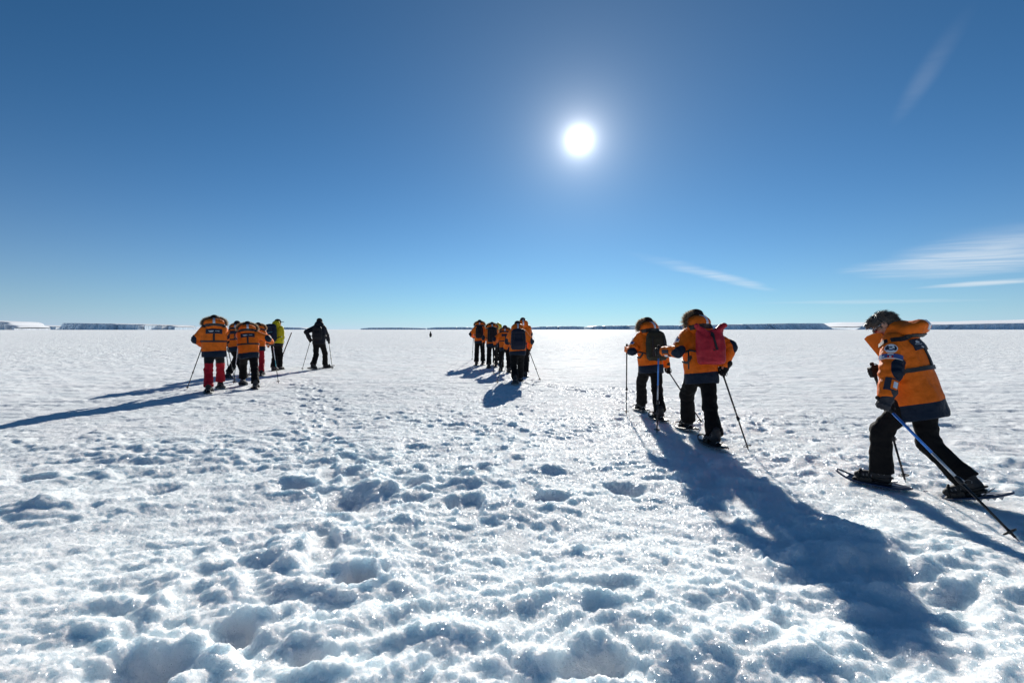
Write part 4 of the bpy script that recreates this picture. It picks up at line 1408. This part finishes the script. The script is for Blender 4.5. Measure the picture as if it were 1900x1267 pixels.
    if pack and fine:
        for sgn in (-1, 1):
            band('pack_strap', jk, [W(sgn * 0.215, -0.17, 0.22), W(sgn * 0.235, -0.06, 0.14), W(sgn * 0.20, 0.16, 0.20)], 0.028 * s, M['strap_black'], jo)
    if badges:
        i = 0
        ub = unit(elbow[i] - sh[i])
        arm_n = unit(-ax[0] - ub * (-ax[0] @ ub))
        arm_n = unit(arm_n - badges * unit(np.cross(ub, arm_n)))
        c1 = sh[i] + ub * 0.112 * s
        c2 = sh[i] + ub * 0.190 * s
        def badge_pick(u_, v_):
            r_ = math.hypot(u_, v_)
            if max(abs(u_), abs(v_)) > 0.8:
                return 0
            if v_ < -0.45:
                return 0 if v_ < -0.62 else 2
            return 0 if (abs(u_) < 0.22 and abs(v_ + 0.1) < 0.22) or (abs(u_ - 0.45) < 0.14 and v_ > 0.0) or (abs(u_ + 0.1) < 0.35 and v_ > 0.42) else 1
        sheet_on('badge', jk, c1 + arm_n * 0.1, arm_n, -ub, 0.088 * s, 0.088 * s, None, jo, shape='disc', off=0.013, nx=14, ny=14, mats=[M['badge_white'], M['badge_dark'], M['badge_blue']], pick=badge_pick)
        def flags_pick(u_, v_):
            k_ = int((u_ + 1) / 2 * 8)
            if k_ in (0,):
                return 1 if abs(u_ + 0.9) < 0.06 else 0
            if k_ in (1, 2):
                return 1 if v_ > 0.2 else (0 if -0.6 < v_ < 0.1 and k_ == 1 else 1)
            if k_ in (3, 4):
                return (0 if v_ > 0.6 else 1) if v_ > 0.1 else (0 if abs(u_ + 0.02) < 0.09 and abs(v_ + 0.45) < 0.35 else 2)
            return 3 if v_ > 0.4 else 1
        sheet_on('flag_strip', jk, c2 + arm_n * 0.1, arm_n, -ub, 0.155 * s, 0.046 * s, None, jo, nx=24, ny=8, mats=[M['badge_white'], M['badge_blue'], M['badge_red'], M['badge_blue']], pick=flags_pick, off=0.012)
    # --- boots, snowshoes
    for i in (0, 1):
        bax, ff, p = faxes[i]
        bo = obj('boot', BOOT[0], root, mat4(bax, soles[i], s))
        for nm, me in (('sole', BOOT[1]), ('lacing', BOOT[2])):
            c_ = obj(nm, me, bo)
        if snowshoes:
            ball = soles[i] + bax[1] * 0.11 * s
            p2 = p * 0.7
            f2 = ff * math.cos(p2) - UP * math.sin(p2)
            sax = frame(np.cross(np.cross(f2, UP), f2), f2)
            loc = ball - f2 * 0.11 * s - sax[2] * deck
            sr = empty('snowshoe', tuple(loc))
            sr.matrix_world = mat4(sax, loc, s)
            for nm, me in SHOE[shoes]:
                obj(nm, me, sr)
            tag(sr, ('left' if i == 0 else 'right') + ' snowshoe strapped to the boot of ' + name_ref, 'snowshoe', 'snowshoes worn by the walkers')
    # --- hands
    for i in (0, 1):
        sgn = -1 if i == 0 else 1
        fa = unit(grips[i] - elbow[i])
        if tips and tips[i] is not None:
            tp_ = tips[i]
            gx, gy = gpix(*tp_[:2])
            if len(tp_) == 3:
                t_ = pixel_at(*tp_)
            else:
                t_ = np.array((gx, gy, float(base_h(np.array([gx]), np.array([gy]))[0]) - 0.01))
            pd = unit(grips[i] - t_)
        else:
            t_ = None
            pd = unit(UP - fa * (UP @ fa) * 0.5)
        gax = frame(unit(pd - fa * (pd @ fa) * 0.75), fa)
        gm = glove if isinstance(glove, str) else glove[i]
        obj('hand' if gm == 'skin' else 'glove', GLOVE[sgn, gm], root, mat4(gax, grips[i], 1.06 * s))
        if t_ is not None and pole_refs[i] != 'skip':
            trekking_pole(grips[i], t_, ('left' if i == 0 else 'right') + '-hand trekking pole of ' + name_ref, poles[i] if isinstance(poles[0], tuple) else poles, 'trekking poles held by the walkers', name_ref)
    # --- head wear
    if hat:
        obj('hat', HAT[hat], root, mat4(hx, hc + hx[2] * 0.012 * s, s * 1.0))
    if hair:
        build_hair(root, hc, hx, s)
    tag(root, label, 'person', 'people walking on snowshoes')
    if pack:
        pack(mat4(ax, pel, s), d0)
    return dict(root=root, W=W, jk=jk, ax=ax, hc=hc, hx=hx, s=s, jo=jo, elbow=elbow, wrists=wrists, sh=sh)

def build_hair(root, hc, hx, s):
    Wd = lambda p: A3(hc) + (A3(p) * s) @ hx
    e = lambda p, r: f_ell(Wd(p), A3(r) * s, hx)
    f = union(e((0, -0.020, 0.036), (0.084, 0.104, 0.104)), e((0, 0.040, 0.098), (0.060, 0.060, 0.034)), e((0, -0.07, -0.03), (0.070, 0.05, 0.075)), e((0, 0.078, 0.092), (0.045, 0.030, 0.022)), k=0.02)
    f = cut(f, union(e((0, 0.110, -0.020), (0.12, 0.090, 0.090)), e((0, 0.035, -0.100), (0.15, 0.105, 0.100)), k=0.02), 0.012)
    V, Q = nets(f, hc - 0.2, hc + 0.2, 0.006)
    loc = (V - hc) @ hx.T / s
    V = V + grad(f, V) * (0.0045 * np.sin(loc[:, 0] * 160 + loc[:, 1] * 50 + 7 * noise3(V, 22, 3)) + 0.006 * noise3(V, 30, 1))[:, None]
    ho = obj('hair', mesh_np('hair', V, Q, M['hair']), root)
    rg = np.random.RandomState(5)
    N = grad(f, V)
    lz = (V - hc) @ hx[2] / s
    pick = rg.choice(np.where(lz > -0.03)[0], 1700)
    n = len(pick)
    b = V[pick]; Nn = N[pick]
    front = ((b - hc) @ hx[1] / s)
    comb = hx[1] * np.clip(front / 0.05, -0.6, 1.0)[:, None] - hx[2] * np.clip(0.35 - front / 0.1, 0.1, 0.9)[:, None]
    comb = comb - Nn * (comb * Nn).sum(1, keepdims=True)
    d = comb / (np.linalg.norm(comb, axis=1, keepdims=True) + 1e-6) + Nn * 0.22 + rg.randn(n, 3) * 0.22
    d /= np.linalg.norm(d, axis=1, keepdims=True)
    w = np.cross(d, rg.randn(n, 3)); w /= np.linalg.norm(w, axis=1, keepdims=True)
    L = 0.022 + 0.030 * rg.rand(n, 1)
    m = b + d * L * 0.5 + N[pick] * 0.004
    t = b + d * L - hx[2] * 0.006
    h = 0.0016
    A = np.stack([b - w * h, b + w * h, m + w * h, m - w * h, t], 1).reshape(-1, 3)
    F = []
    for i in range(n):
        k = i * 5
        F += [(k, k + 1, k + 2, k + 3), (k + 3, k + 2, k + 4)]
    obj('hair_strands', mesh_py('hair_strands', A, F, M['hair_grey'], True), ho)['kind'] = 'stuff'
# ------------------------------------------------------------------ backpacks (built in the wearer's torso frame: x right, y forward, z up the spine)
def pack_root(mw, label):
    r = empty('backpack')
    r.matrix_world = mw @ Matrix.Translation((0, 0, 0.075))
    tag(r, label, 'backpack', 'backpacks worn by the walkers')
    return r

def red_pack(label):
    def build(mw, d):
        r = pack_root(mw, label)
        bag = f_loft((0, -0.265, 0), np.eye(3), [(0.03, 0.155, 0.055), (0.06, 0.178, 0.078), (0.20, 0.188, 0.086), (0.34, 0.190, 0.072), (0.42, 0.185, 0.042), (0.445, 0.17, 0.02)], 3.0)
        horns = union(f_cone((0.05, -0.270, 0.425), (0.198, -0.280, 0.520), 0.042, 0.038), f_cone((-0.05, -0.265, 0.425), (-0.175, -0.268, 0.515), 0.034, 0.030), k=0.02)
        f = union(bag, horns, k=0.045)
        V, Q = nets(f, (-0.28, -0.40, -0.06), (0.28, -0.14, 0.62), 0.010)
        V = folds(V, f, 0.007, 8, 4)
        pl = np.sin(V[:, 0] * 60 + 4 * noise3(V, 5, 2)) * sstep(V[:, 2], 0.34, 0.47)
        V = V + grad(f, V) * (0.005 * pl)[:, None]
        bo = obj('main_bag', mesh_np('main_bag', V, Q, M['pack_red']), r)
        band('closing_strap', f, [(0.0, -0.33, 0.425), (0.008, -0.36, 0.34), (0.03, -0.36, 0.20)], 0.030, M['strap_black'], bo, dirs=(0, -1, 0), wdir=(1, 0, 0))
        band('buckle', f, [(0.0, -0.33, 0.41), (0.002, -0.34, 0.375)], 0.044, M['strap_black'], bo, dirs=(0, -1, 0), wdir=(1, 0, 0), thick=0.012)
        sheet_on('logo', f, (-0.01, -0.36, 0.20), (0, -1, 0), (0, 0, 1), 0.022, 0.016, M['strap_black'], bo, nx=3, ny=3)
        for sgn in (-1, 1):
            V, F = tube_geo([(sgn * 0.19, -0.235, 0.20), (sgn * 0.235, -0.17, 0.22), (sgn * 0.255, -0.09, 0.20)], [0.012, 0.014, 0.012], 6)
            obj('side_strap', mesh_py('side_strap', V, F, M['strap_black'], True), r)
            V, F = tube_geo([(sgn * 0.245, -0.16, 0.215), (sgn * 0.252, -0.155, 0.10), (sgn * 0.255, -0.15, -0.02)], [0.010, 0.011, 0.009], 6)
            obj('side_strap', mesh_py('side_strap', V, F, M['strap_black'], True), r)
    return build

def soft_pack(label, mat, w=0.19, h=(0.0, 0.52), depth=0.10, lid=True, cord=None, pockets=True, tall=0):
    def build(mw, d):
        r = pack_root(mw, label)
        z0, z1 = h
        yc = -0.185 - depth * 0.75
        f = f_loft((0, yc, 0), np.eye(3), [(z0, w * 0.78, depth * 0.7), (z0 + 0.05, w * 0.98, depth), (z0 + 0.2, w, depth), (z1 - 0.14, w * 0.96, depth * 0.85), (z1 - 0.04, w * 0.80, depth * 0.6), (z1, w * 0.5, depth * 0.35)], 2.8)
        hh = 0.011 if d < 10 else 0.018
        lo, hi = (-w - 0.1, yc - depth - 0.08, z0 - 0.06), (w + 0.1, yc + depth + 0.08, z1 + 0.08)
        V, Q = nets(f, lo, hi, hh)
        V = folds(V, f, 0.006, 9, 5)
        bo = obj('main_bag', mesh_np('main_bag', V, Q, M[mat]), r)
        if lid:
            fl = f_loft((0, yc - 0.005, 0), np.eye(3), [(z1 - 0.11, w * 0.90, depth * 0.98), (z1 - 0.05, w * 0.92, depth * 0.98), (z1 + 0.01, w * 0.72, depth * 0.75), (z1 + 0.03, w * 0.4, depth * 0.4)], 2.8)
            V, Q = nets(fl, lo, hi, hh)
            V = folds(V, fl, 0.005, 11, 8)
            obj('lid', mesh_np('lid', V, Q, M[mat]), r)
        if pockets:
            fp = f_loft((0, yc - depth * 0.85, 0), np.eye(3), [(z0 + 0.05, w * 0.66, depth * 0.3), (z0 + 0.09, w * 0.72, depth * 0.42), (z0 + 0.22, w * 0.70, depth * 0.38), (z0 + 0.27, w * 0.6, depth * 0.2)], 3)
            V, Q = nets(fp, (lo[0], lo[1] - 0.05, lo[2]), hi, hh)
            obj('front_pocket', mesh_np('front_pocket', V, Q, M[mat]), r)
        for sgn in (-1, 1):
            band('compression_strap', f, [(sgn * w * 0.55, yc - depth, z1 - 0.10), (sgn * w * 0.6, yc - depth, z0 + 0.05)], 0.020, M['strap_black'], bo, dirs=(0, -1, 0), wdir=(1, 0, 0))
            V, F = tube_geo([(sgn * w * 0.9, yc + 0.05, z0 + 0.12), (sgn * 0.245, -0.12, 0.16), (sgn * 0.258, -0.03, 0.16)], [0.012, 0.014, 0.012], 6)
            obj('hip_strap', mesh_py('hip_strap', V, F, M['strap_black'], True), r)
        if cord:
            V, F = tube_geo([(-w * 0.7, yc - depth * 1.12, z0 + 0.26), (-w * 0.1, yc - depth * 1.36, z0 + 0.29), (w * 0.8, yc - depth * 1.0, z0 + 0.33)], 0.006, 5)
            obj('cord', mesh_py('cord', V, F, M[cord], True), r)
    return build
# ------------------------------------------------------------------ the walkers
# right-hand side, nearest first
O_REF = 'the bare-headed walker with sunglasses'
o_ = person(O_REF, 1.69, [(1632, 899), (1812, 932)], 41, lean=16, w=0.58, shift=0.10, crouch=0.03, bulk=1.0, hem=-0.215, hem_line=-0.06, hood='down', hat=None, hair=True, glove=('glove_grey', 'glove_black'),
            hands=[(1640, 766, 4.10), (1622, 690, 4.72)], tips=[(1893, 1003), (1681, 893)], poles=(('pole_blue', 'pole_silver'), ('pole_black', 'pole_black')), badges=0.25, shoes='deck_blue',
            head_tilt=42, head_turn=6, pitch=(0, 28), foot_turn=(2, -4), yaw=-6, elbows=((-0.5, -1.0, -0.3), (0.9, 0.3, -1.0)),
            label='bare-headed walker in sunglasses lunging left in orange parka, nearest at far right')
def sunglasses():
    hc, hx, s = o_['hc'], o_['hx'], o_['s']
    Wd = lambda p: A3(hc) + (A3(p) * s) @ hx
    g = []
    for sx in (-1, 1):
        V, F = [], []
        for i in range(9):
            for j in range(5):
                x = sx * (0.006 + 0.058 * i / 8); z = 0.030 - 0.046 * j / 4 * (1 - 0.25 * (i / 8))
                V.append(Wd((x, 0.117 - 0.042 * (i / 8) ** 2 - 0.004 * abs(j - 2), z)))
        for i in range(8):
            for j in range(4):
                a = i * 5 + j
                F.append((a, a + 5, a + 6, a + 1))
        m = len(V)
        V += [v - hx[1] * 0.004 for v in V]
        F += [tuple(m + k for k in f[::-1]) for f in F]
        g.append((V, F))
    o1 = obj('sunglasses', mesh_py('sunglasses', *join(g), M['lens'], True), o_['root'])
    for sx in (-1, 1):
        V, F = tube_geo([Wd((sx * 0.064, 0.078, 0.020)), Wd((sx * 0.081, 0.03, 0.018)), Wd((sx * 0.084, -0.02, 0.012))], [0.005, 0.004, 0.004], 6)
        obj('temple', mesh_py('temple', V, F, M['steel'], True), o1)
sunglasses()
def sleeve_pocket(P, i=0, n=None):
    """black framed pocket with a silver tab above the cuff"""
    e, w_ = P['elbow'][i], P['wrists'][i]
    lb = unit(w_ - e)
    nn = unit((-P['ax'][0] if i == 0 else P['ax'][0]) * 0.8 - P['ax'][1] * 0.6) if n is None else n
    nn = unit(nn - lb * (nn @ lb))
    c = e + lb * 0.155 * P['s'] + nn * 0.08
    k = P['s']
    sheet_on('sleeve_pocket', P['jk'], c, nn, -lb, 0.098 * k, 0.115 * k, M['badge_dark'], P['jo'], nx=6, ny=6)
    rt = np.cross(-lb, nn)
    sheet_on('sleeve_tab', P['jk'], c + rt * 0.018 * k, nn, -lb, 0.050 * k, 0.088 * k, None, P['jo'], off=0.006, nx=6, ny=6,
             mats=[M['hood_orange'], M['reflective']], pick=lambda u_, v_: 1 if u_ > -0.2 and abs(v_) < 0.8 else 0)
sleeve_pocket(o_)
def word_patch():
    """the dark patch on the upper back with its small white emblem and word"""
    P = o_
    ax, s, W = P['ax'], P['s'], P['W']
    n = unit(-ax[1] * 0.85 + ax[2] * 0.35 - ax[0] * 0.35)
    up = unit(ax[2] - n * (ax[2] @ n)); rt = np.cross(up, n)
    c = snap(P['jk'], np.array([W(-0.085, -0.15, 0.46) + n * 0.03]), n)[0]
    cu = bpy.data.curves.new('word', 'FONT')
    cu.body = 'PONANT'; cu.size = 0.024 * s; cu.extrude = 0.0; cu.align_x = 'CENTER'
    to = bpy.data.objects.new('word', cu)
    COL.objects.link(to)
    dg = bpy.context.evaluated_depsgraph_get()
    me = bpy.data.meshes.new_from_object(to.evaluated_get(dg))
    bpy.data.objects.remove(to)
    co = np.zeros(len(me.vertices) * 3); me.vertices.foreach_get('co', co); co = co.reshape(-1, 3)
    Pn = c + co[:, :1] * rt + (co[:, 1:2] - 0.012) * up + n * 0.03
    Pn = snap(P['jk'], Pn, n) + n * 0.016
    me.vertices.foreach_set('co', Pn.ravel()); me.update()
    me.materials.clear(); me.materials.append(M['white_print'])
    obj('word_print', me, P['jo'])
    for k, (dx, dz, w_, h_) in enumerate(((-0.012, 0.020, 0.012, 0.020), (0.004, 0.022, 0.010, 0.026), (0.018, 0.018, 0.008, 0.016), (0.03, -0.026, 0.03, 0.004))):
        sheet_on('emblem_print', P['jk'], c + rt * dx + up * dz, n, up + rt * 0.3, w_ * s, h_ * s, M['white_print'], P['jo'], off=0.014, nx=2, ny=2)
word_patch()

N_REF = 'the walker with the red roll-top pack'
n_ = person(N_REF, 1.81, [(1277, 800), (1326, 829)], 4, lean=9, w=0.5, pack=red_pack('red roll-top backpack with black centre strap on the nearer middle-right walker'), harness=False,
            hands=[(1222, 653, 6.60), (1340, 690, 6.35)], tips=[(1219, 807), (1390, 837)], poles=(('pole_blue', 'pole_silver'), ('pole_black', 'pole_black')), badges=-0.5, bulk=0.92,
            pitch=(10, 4), head_turn=32, yaw=6, elbows=((-0.6, -0.7, -0.9), (1.0, -0.9, 0.1)), shoes='deck_black',
            label='walker with fur-trimmed hood and red roll-top backpack, orange parka, two poles')
sleeve_pocket(n_, 0, unit(-n_['ax'][1] - n_['ax'][0] * 0.3 - np.array((0, 0, 0.4))))
M_REF = 'the walker with the olive teardrop pack'
m_ = person(M_REF, 1.72, [(1191, 764), (1224, 781)], 6, lean=9, w=0.5, pack=soft_pack('dark olive teardrop backpack on the farther middle-right walker', 'pack_olive', 0.18, (0.0, 0.50), 0.10, False, None, False), harness=False,
            hands=[(1163, 648, 8.35), (1240, 690, 8.25)], tips=[(1162, 772), (1304, 787)], badges=-0.5, bulk=0.90, pitch=(8, 2), head_turn=30, yaw=4, glove=('hood_orange', 'glove_black'),
            elbows=((-0.6, -0.8, -0.9), (1, -0.8, 0)), label='walker with fur-trimmed hood and dark olive backpack, ahead of the red pack')

# left group
person('the nearest red-trousered walker', 1.80, [(387, 729), (409, 722)], 30, lean=3, side_lean=1, hood_size=1.06, seat=-0.27, trousers='trousers_red', bulk=1.06,
       hands=[(376, 641, 11.6), (421, 637, 12.1)], tips=[(346, 724), (437, 712)], pitch=(0, 16), elbows=((-1, -0.5, -0.4), (1, -0.4, -0.2)),
       label='broad walker in red trousers and orange parka, leftmost of the left group', shoes='deck_black')
person('the black-trousered walker beside the red-trousered one', 1.72, [(451, 716), (474, 721)], 26, lean=10, bulk=1.02, head_turn=6, side_lean=-2,
       hands=[(443, 630, 12.7), (506, 637, 12.7)], tips=[(433, 714), (517, 712)], pitch=(30, 0), poles=(('pole_silver', 'pole_silver'), ('pole_silver', 'pole_cyan')), elbows=((-1, -0.5, -0.5), (1, -0.6, -0.4)),
       label='orange parka walker in black trousers, front right of the left group')
person('the half-hidden walker between the two nearest left ones', 1.70, [(453, 701), (423, 704)], 16, lean=12, bulk=0.98, hood_size=0.88, drop=0.02, head_turn=-12,
       hands=[(418, 640, 14.3), (462, 640, 14.3)], tips=[(426, 702), (452, 694)], pitch=(0, 25), hat=('cap', 'hat_dark'),
       label='orange parka walker half hidden between the two nearest in the left group')
person('the hidden left-group walker in red trousers', 1.63, [(474, 696), (485, 698)], 18, lean=6, trousers='trousers_red', bulk=0.98,
       hands=[(470, 640, 15.8), (497, 640, 15.8)], tips=[(462, 700), None],
       label='walker in red trousers mostly hidden behind another, middle of the left group')
e_ = person('the yellow jacket guide', 1.80, [(508, 689), (519, 687)], -16, lean=4, jacket='jacket_yellow', hood='plain', hat=('cap', 'hat_dark'), harness=False, glove='skin', snowshoes=False,
       pack=soft_pack('dark blue hiking backpack with cyan cord on the yellow jacket guide', 'pack_blue', 0.215, (-0.02, 0.56), 0.12, True, 'cord_cyan'),
       hands=[(498, 642, 17.0), (523, 644, 17.1)], head_turn=-30, jlen=0.55,
       label='guide in yellow and black jacket with dark pack, right side of the left group')
def staff():
    a, b = pixel_at(541, 617, 16.9), pixel_at(522, 665, 17.15)
    r = empty('walking_staff', tuple(b))
    V, F = tube_geo([a - b, (a - b) * 0.5, (a - b) * 0.12], [0.017, 0.018, 0.017], 8)
    obj('shaft', mesh_py('shaft', V, F, M['wood'], True), r)
    V, F = tube_geo([(a - b) * 0.13, (a - b) * 0.03, (a - b) * 0.0], [0.026, 0.026, 0.012], 8)
    obj('end_cap', mesh_py('end_cap', V, F, M['pole_black'], True), r)
    tag(r, 'dark stick held slanting in the right hand of the yellow jacket guide', 'stick')
staff()
person('the guide all in black', 1.84, [(580, 687), (604, 684)], 8, lean=3, jacket='jacket_black', hood='plain', hat=('beanie', 'hat_dark'), harness=False, bulk=0.92, jlen=0.5, drop=0.05,
       pack=soft_pack('small black backpack on the guide all in black', 'pack_black', 0.165, (0.02, 0.46), 0.085),
       hands=[(576, 632, 17.4), (611, 637, 18.0)], tips=[(560, 688), (617, 686)], pitch=(14, 0), foot_turn=(-20, -40), head_turn=-30,
       label='guide dressed all in black walking ahead on the right of the left group')

# middle group
person('the leftmost walker of the middle group', 1.80, [(884, 677.5), (896, 676.5)], 2, lean=3, harness=False, jlen=0.75, bulk=0.92, hood_size=0.9,
       pack=soft_pack('slim black backpack on the leftmost walker of the middle group', 'pack_black', 0.155, (0.03, 0.52), 0.09, False), hands=[(878.5, 626, 20.1), (-0.2, 0.2, 0.1, 0)][:1] + [None], tips=[(876, 668), None],
       label='orange parka walker with slim black pack, leftmost of the middle group')
person('the second walker of the middle group', 1.76, [(907, 682), (919, 679.5)], 4, lean=5, harness=False, bulk=0.97, hat=('beanie', 'hat_brown'),
       pack=soft_pack('large charcoal backpack on the second walker of the middle group', 'pack_black', 0.19, (-0.02, 0.54), 0.11, True, None, False), 
       hands=[(897, 640, 18.9), (925, 640, 19.3)], label='orange parka walker with large charcoal pack, second from left in the middle group')
person('the yellow-hooded person in the middle group', 1.70, [(921, 676), (928, 675.5)], 0, lean=3, jacket='jacket_yellow', hood='plain', hat=None, harness=False, vox=0.022,
       label='person in yellow hood hidden behind the middle group')
person('the short walker of the middle group', 1.64, [(930, 687), (945, 690)], 8, lean=9, bulk=0.93, hood_size=0.85, drop=0.02, head_turn=-15, hat=('beanie', 'hat_brown'),
       hands=[(918, 640, 17.0), (950, 640, 17.0)], tips=[(916, 694), (939, 681)], jlen=0.9, label='short orange parka walker without pack, third from left in the middle group')
person('the nearest walker of the middle group', 1.77, [(956, 713), (965, 706)], 3, lean=7, harness=False, bulk=0.98, jlen=0.8, hood='plain', drop=0.04, hood_size=1.12, pitch=(18, 0),
       pack=soft_pack('big dark navy backpack on the nearest walker of the middle group', 'pack_navy', 0.205, (-0.04, 0.50), 0.12),
       hands=[(936, 651, 13.7), (981, 649, 13.6)], tips=[(922, 712), (1003, 706)], label='walker with big dark navy pack, nearest of the middle group', elbows=((-1, -0.6, -0.4), (1, -0.5, -0.3)))
person('the rightmost walker of the middle group', 1.78, [(966, 697), (975, 697.5)], 5, lean=6, harness=False, bulk=1.0, hood='plain', drop=0.02, hat=('beanie', 'hat_brown'),
       hands=[(955, 640, 15.5), (984, 632, 15.7)], tips=[None, (980, 692)], label='walker at the right of the middle group, mostly behind the navy pack')

# ------------------------------------------------------------------ the penguin far out on the ice
def penguin():
    x, y = gpix(799, 625.6)
    d = y
    fw, rt = unit((-0.6, 0.8, 0)), unit((0.8, 0.6, 0))
    ax = np.stack([rt, fw, UP])
    r = empty('penguin', (x, y, float(ground_h(np.array([x]), np.array([y]))[0])))
    b = f_loft((0, 0, 0), ax, [(0.03, 0.14, 0.13), (0.15, 0.19, 0.18), (0.40, 0.205, 0.19), (0.65, 0.165, 0.15), (0.80, 0.10, 0.10), (0.92, 0.085, 0.095), (1.02, 0.07, 0.085), (1.07, 0.03, 0.04)])
    beak = f_cone(fw * 0.06 + UP * 1.0, fw * 0.19 + UP * 1.015, 0.03, 0.010)
    tail = f_cone(-fw * 0.12 + UP * 0.10, -fw * 0.24 + UP * 0.02, 0.06, 0.02)
    ft = [f_ell(rt * sx * 0.08 + fw * 0.08 + UP * 0.025, (0.05, 0.11, 0.03), ax) for sx in (-1, 1)]
    wing = [f_ell(rt * sx * 0.205 + UP * 0.50, (0.025, 0.07, 0.24), np.stack([unit(rt + UP * sx * 0.15), fw, unit(UP - rt * sx * 0.15)])) for sx in (-1, 1)]
    f = union(b, beak, tail, *ft, *wing, k=0.03)
    V, Q = nets(f, (-0.4, -0.4, -0.02), (0.4, 0.4, 1.15), 0.03)
    belly = (V @ fw) - 0.05 - 0.3 * np.abs(V @ rt) - 0.4 * np.clip(V[:, 2] - 0.8, 0, 1)
    m = cloth_mat('penguin_feathers', (0.010, 0.010, 0.012), (0.6, 0.58, 0.5), 0.6)
    obj('body', mesh_np('body', V, Q, m, attrs={'trim': belly}), r)
    tag(r, 'lone dark penguin standing far out on the ice', 'penguin')
penguin()
build_ground()
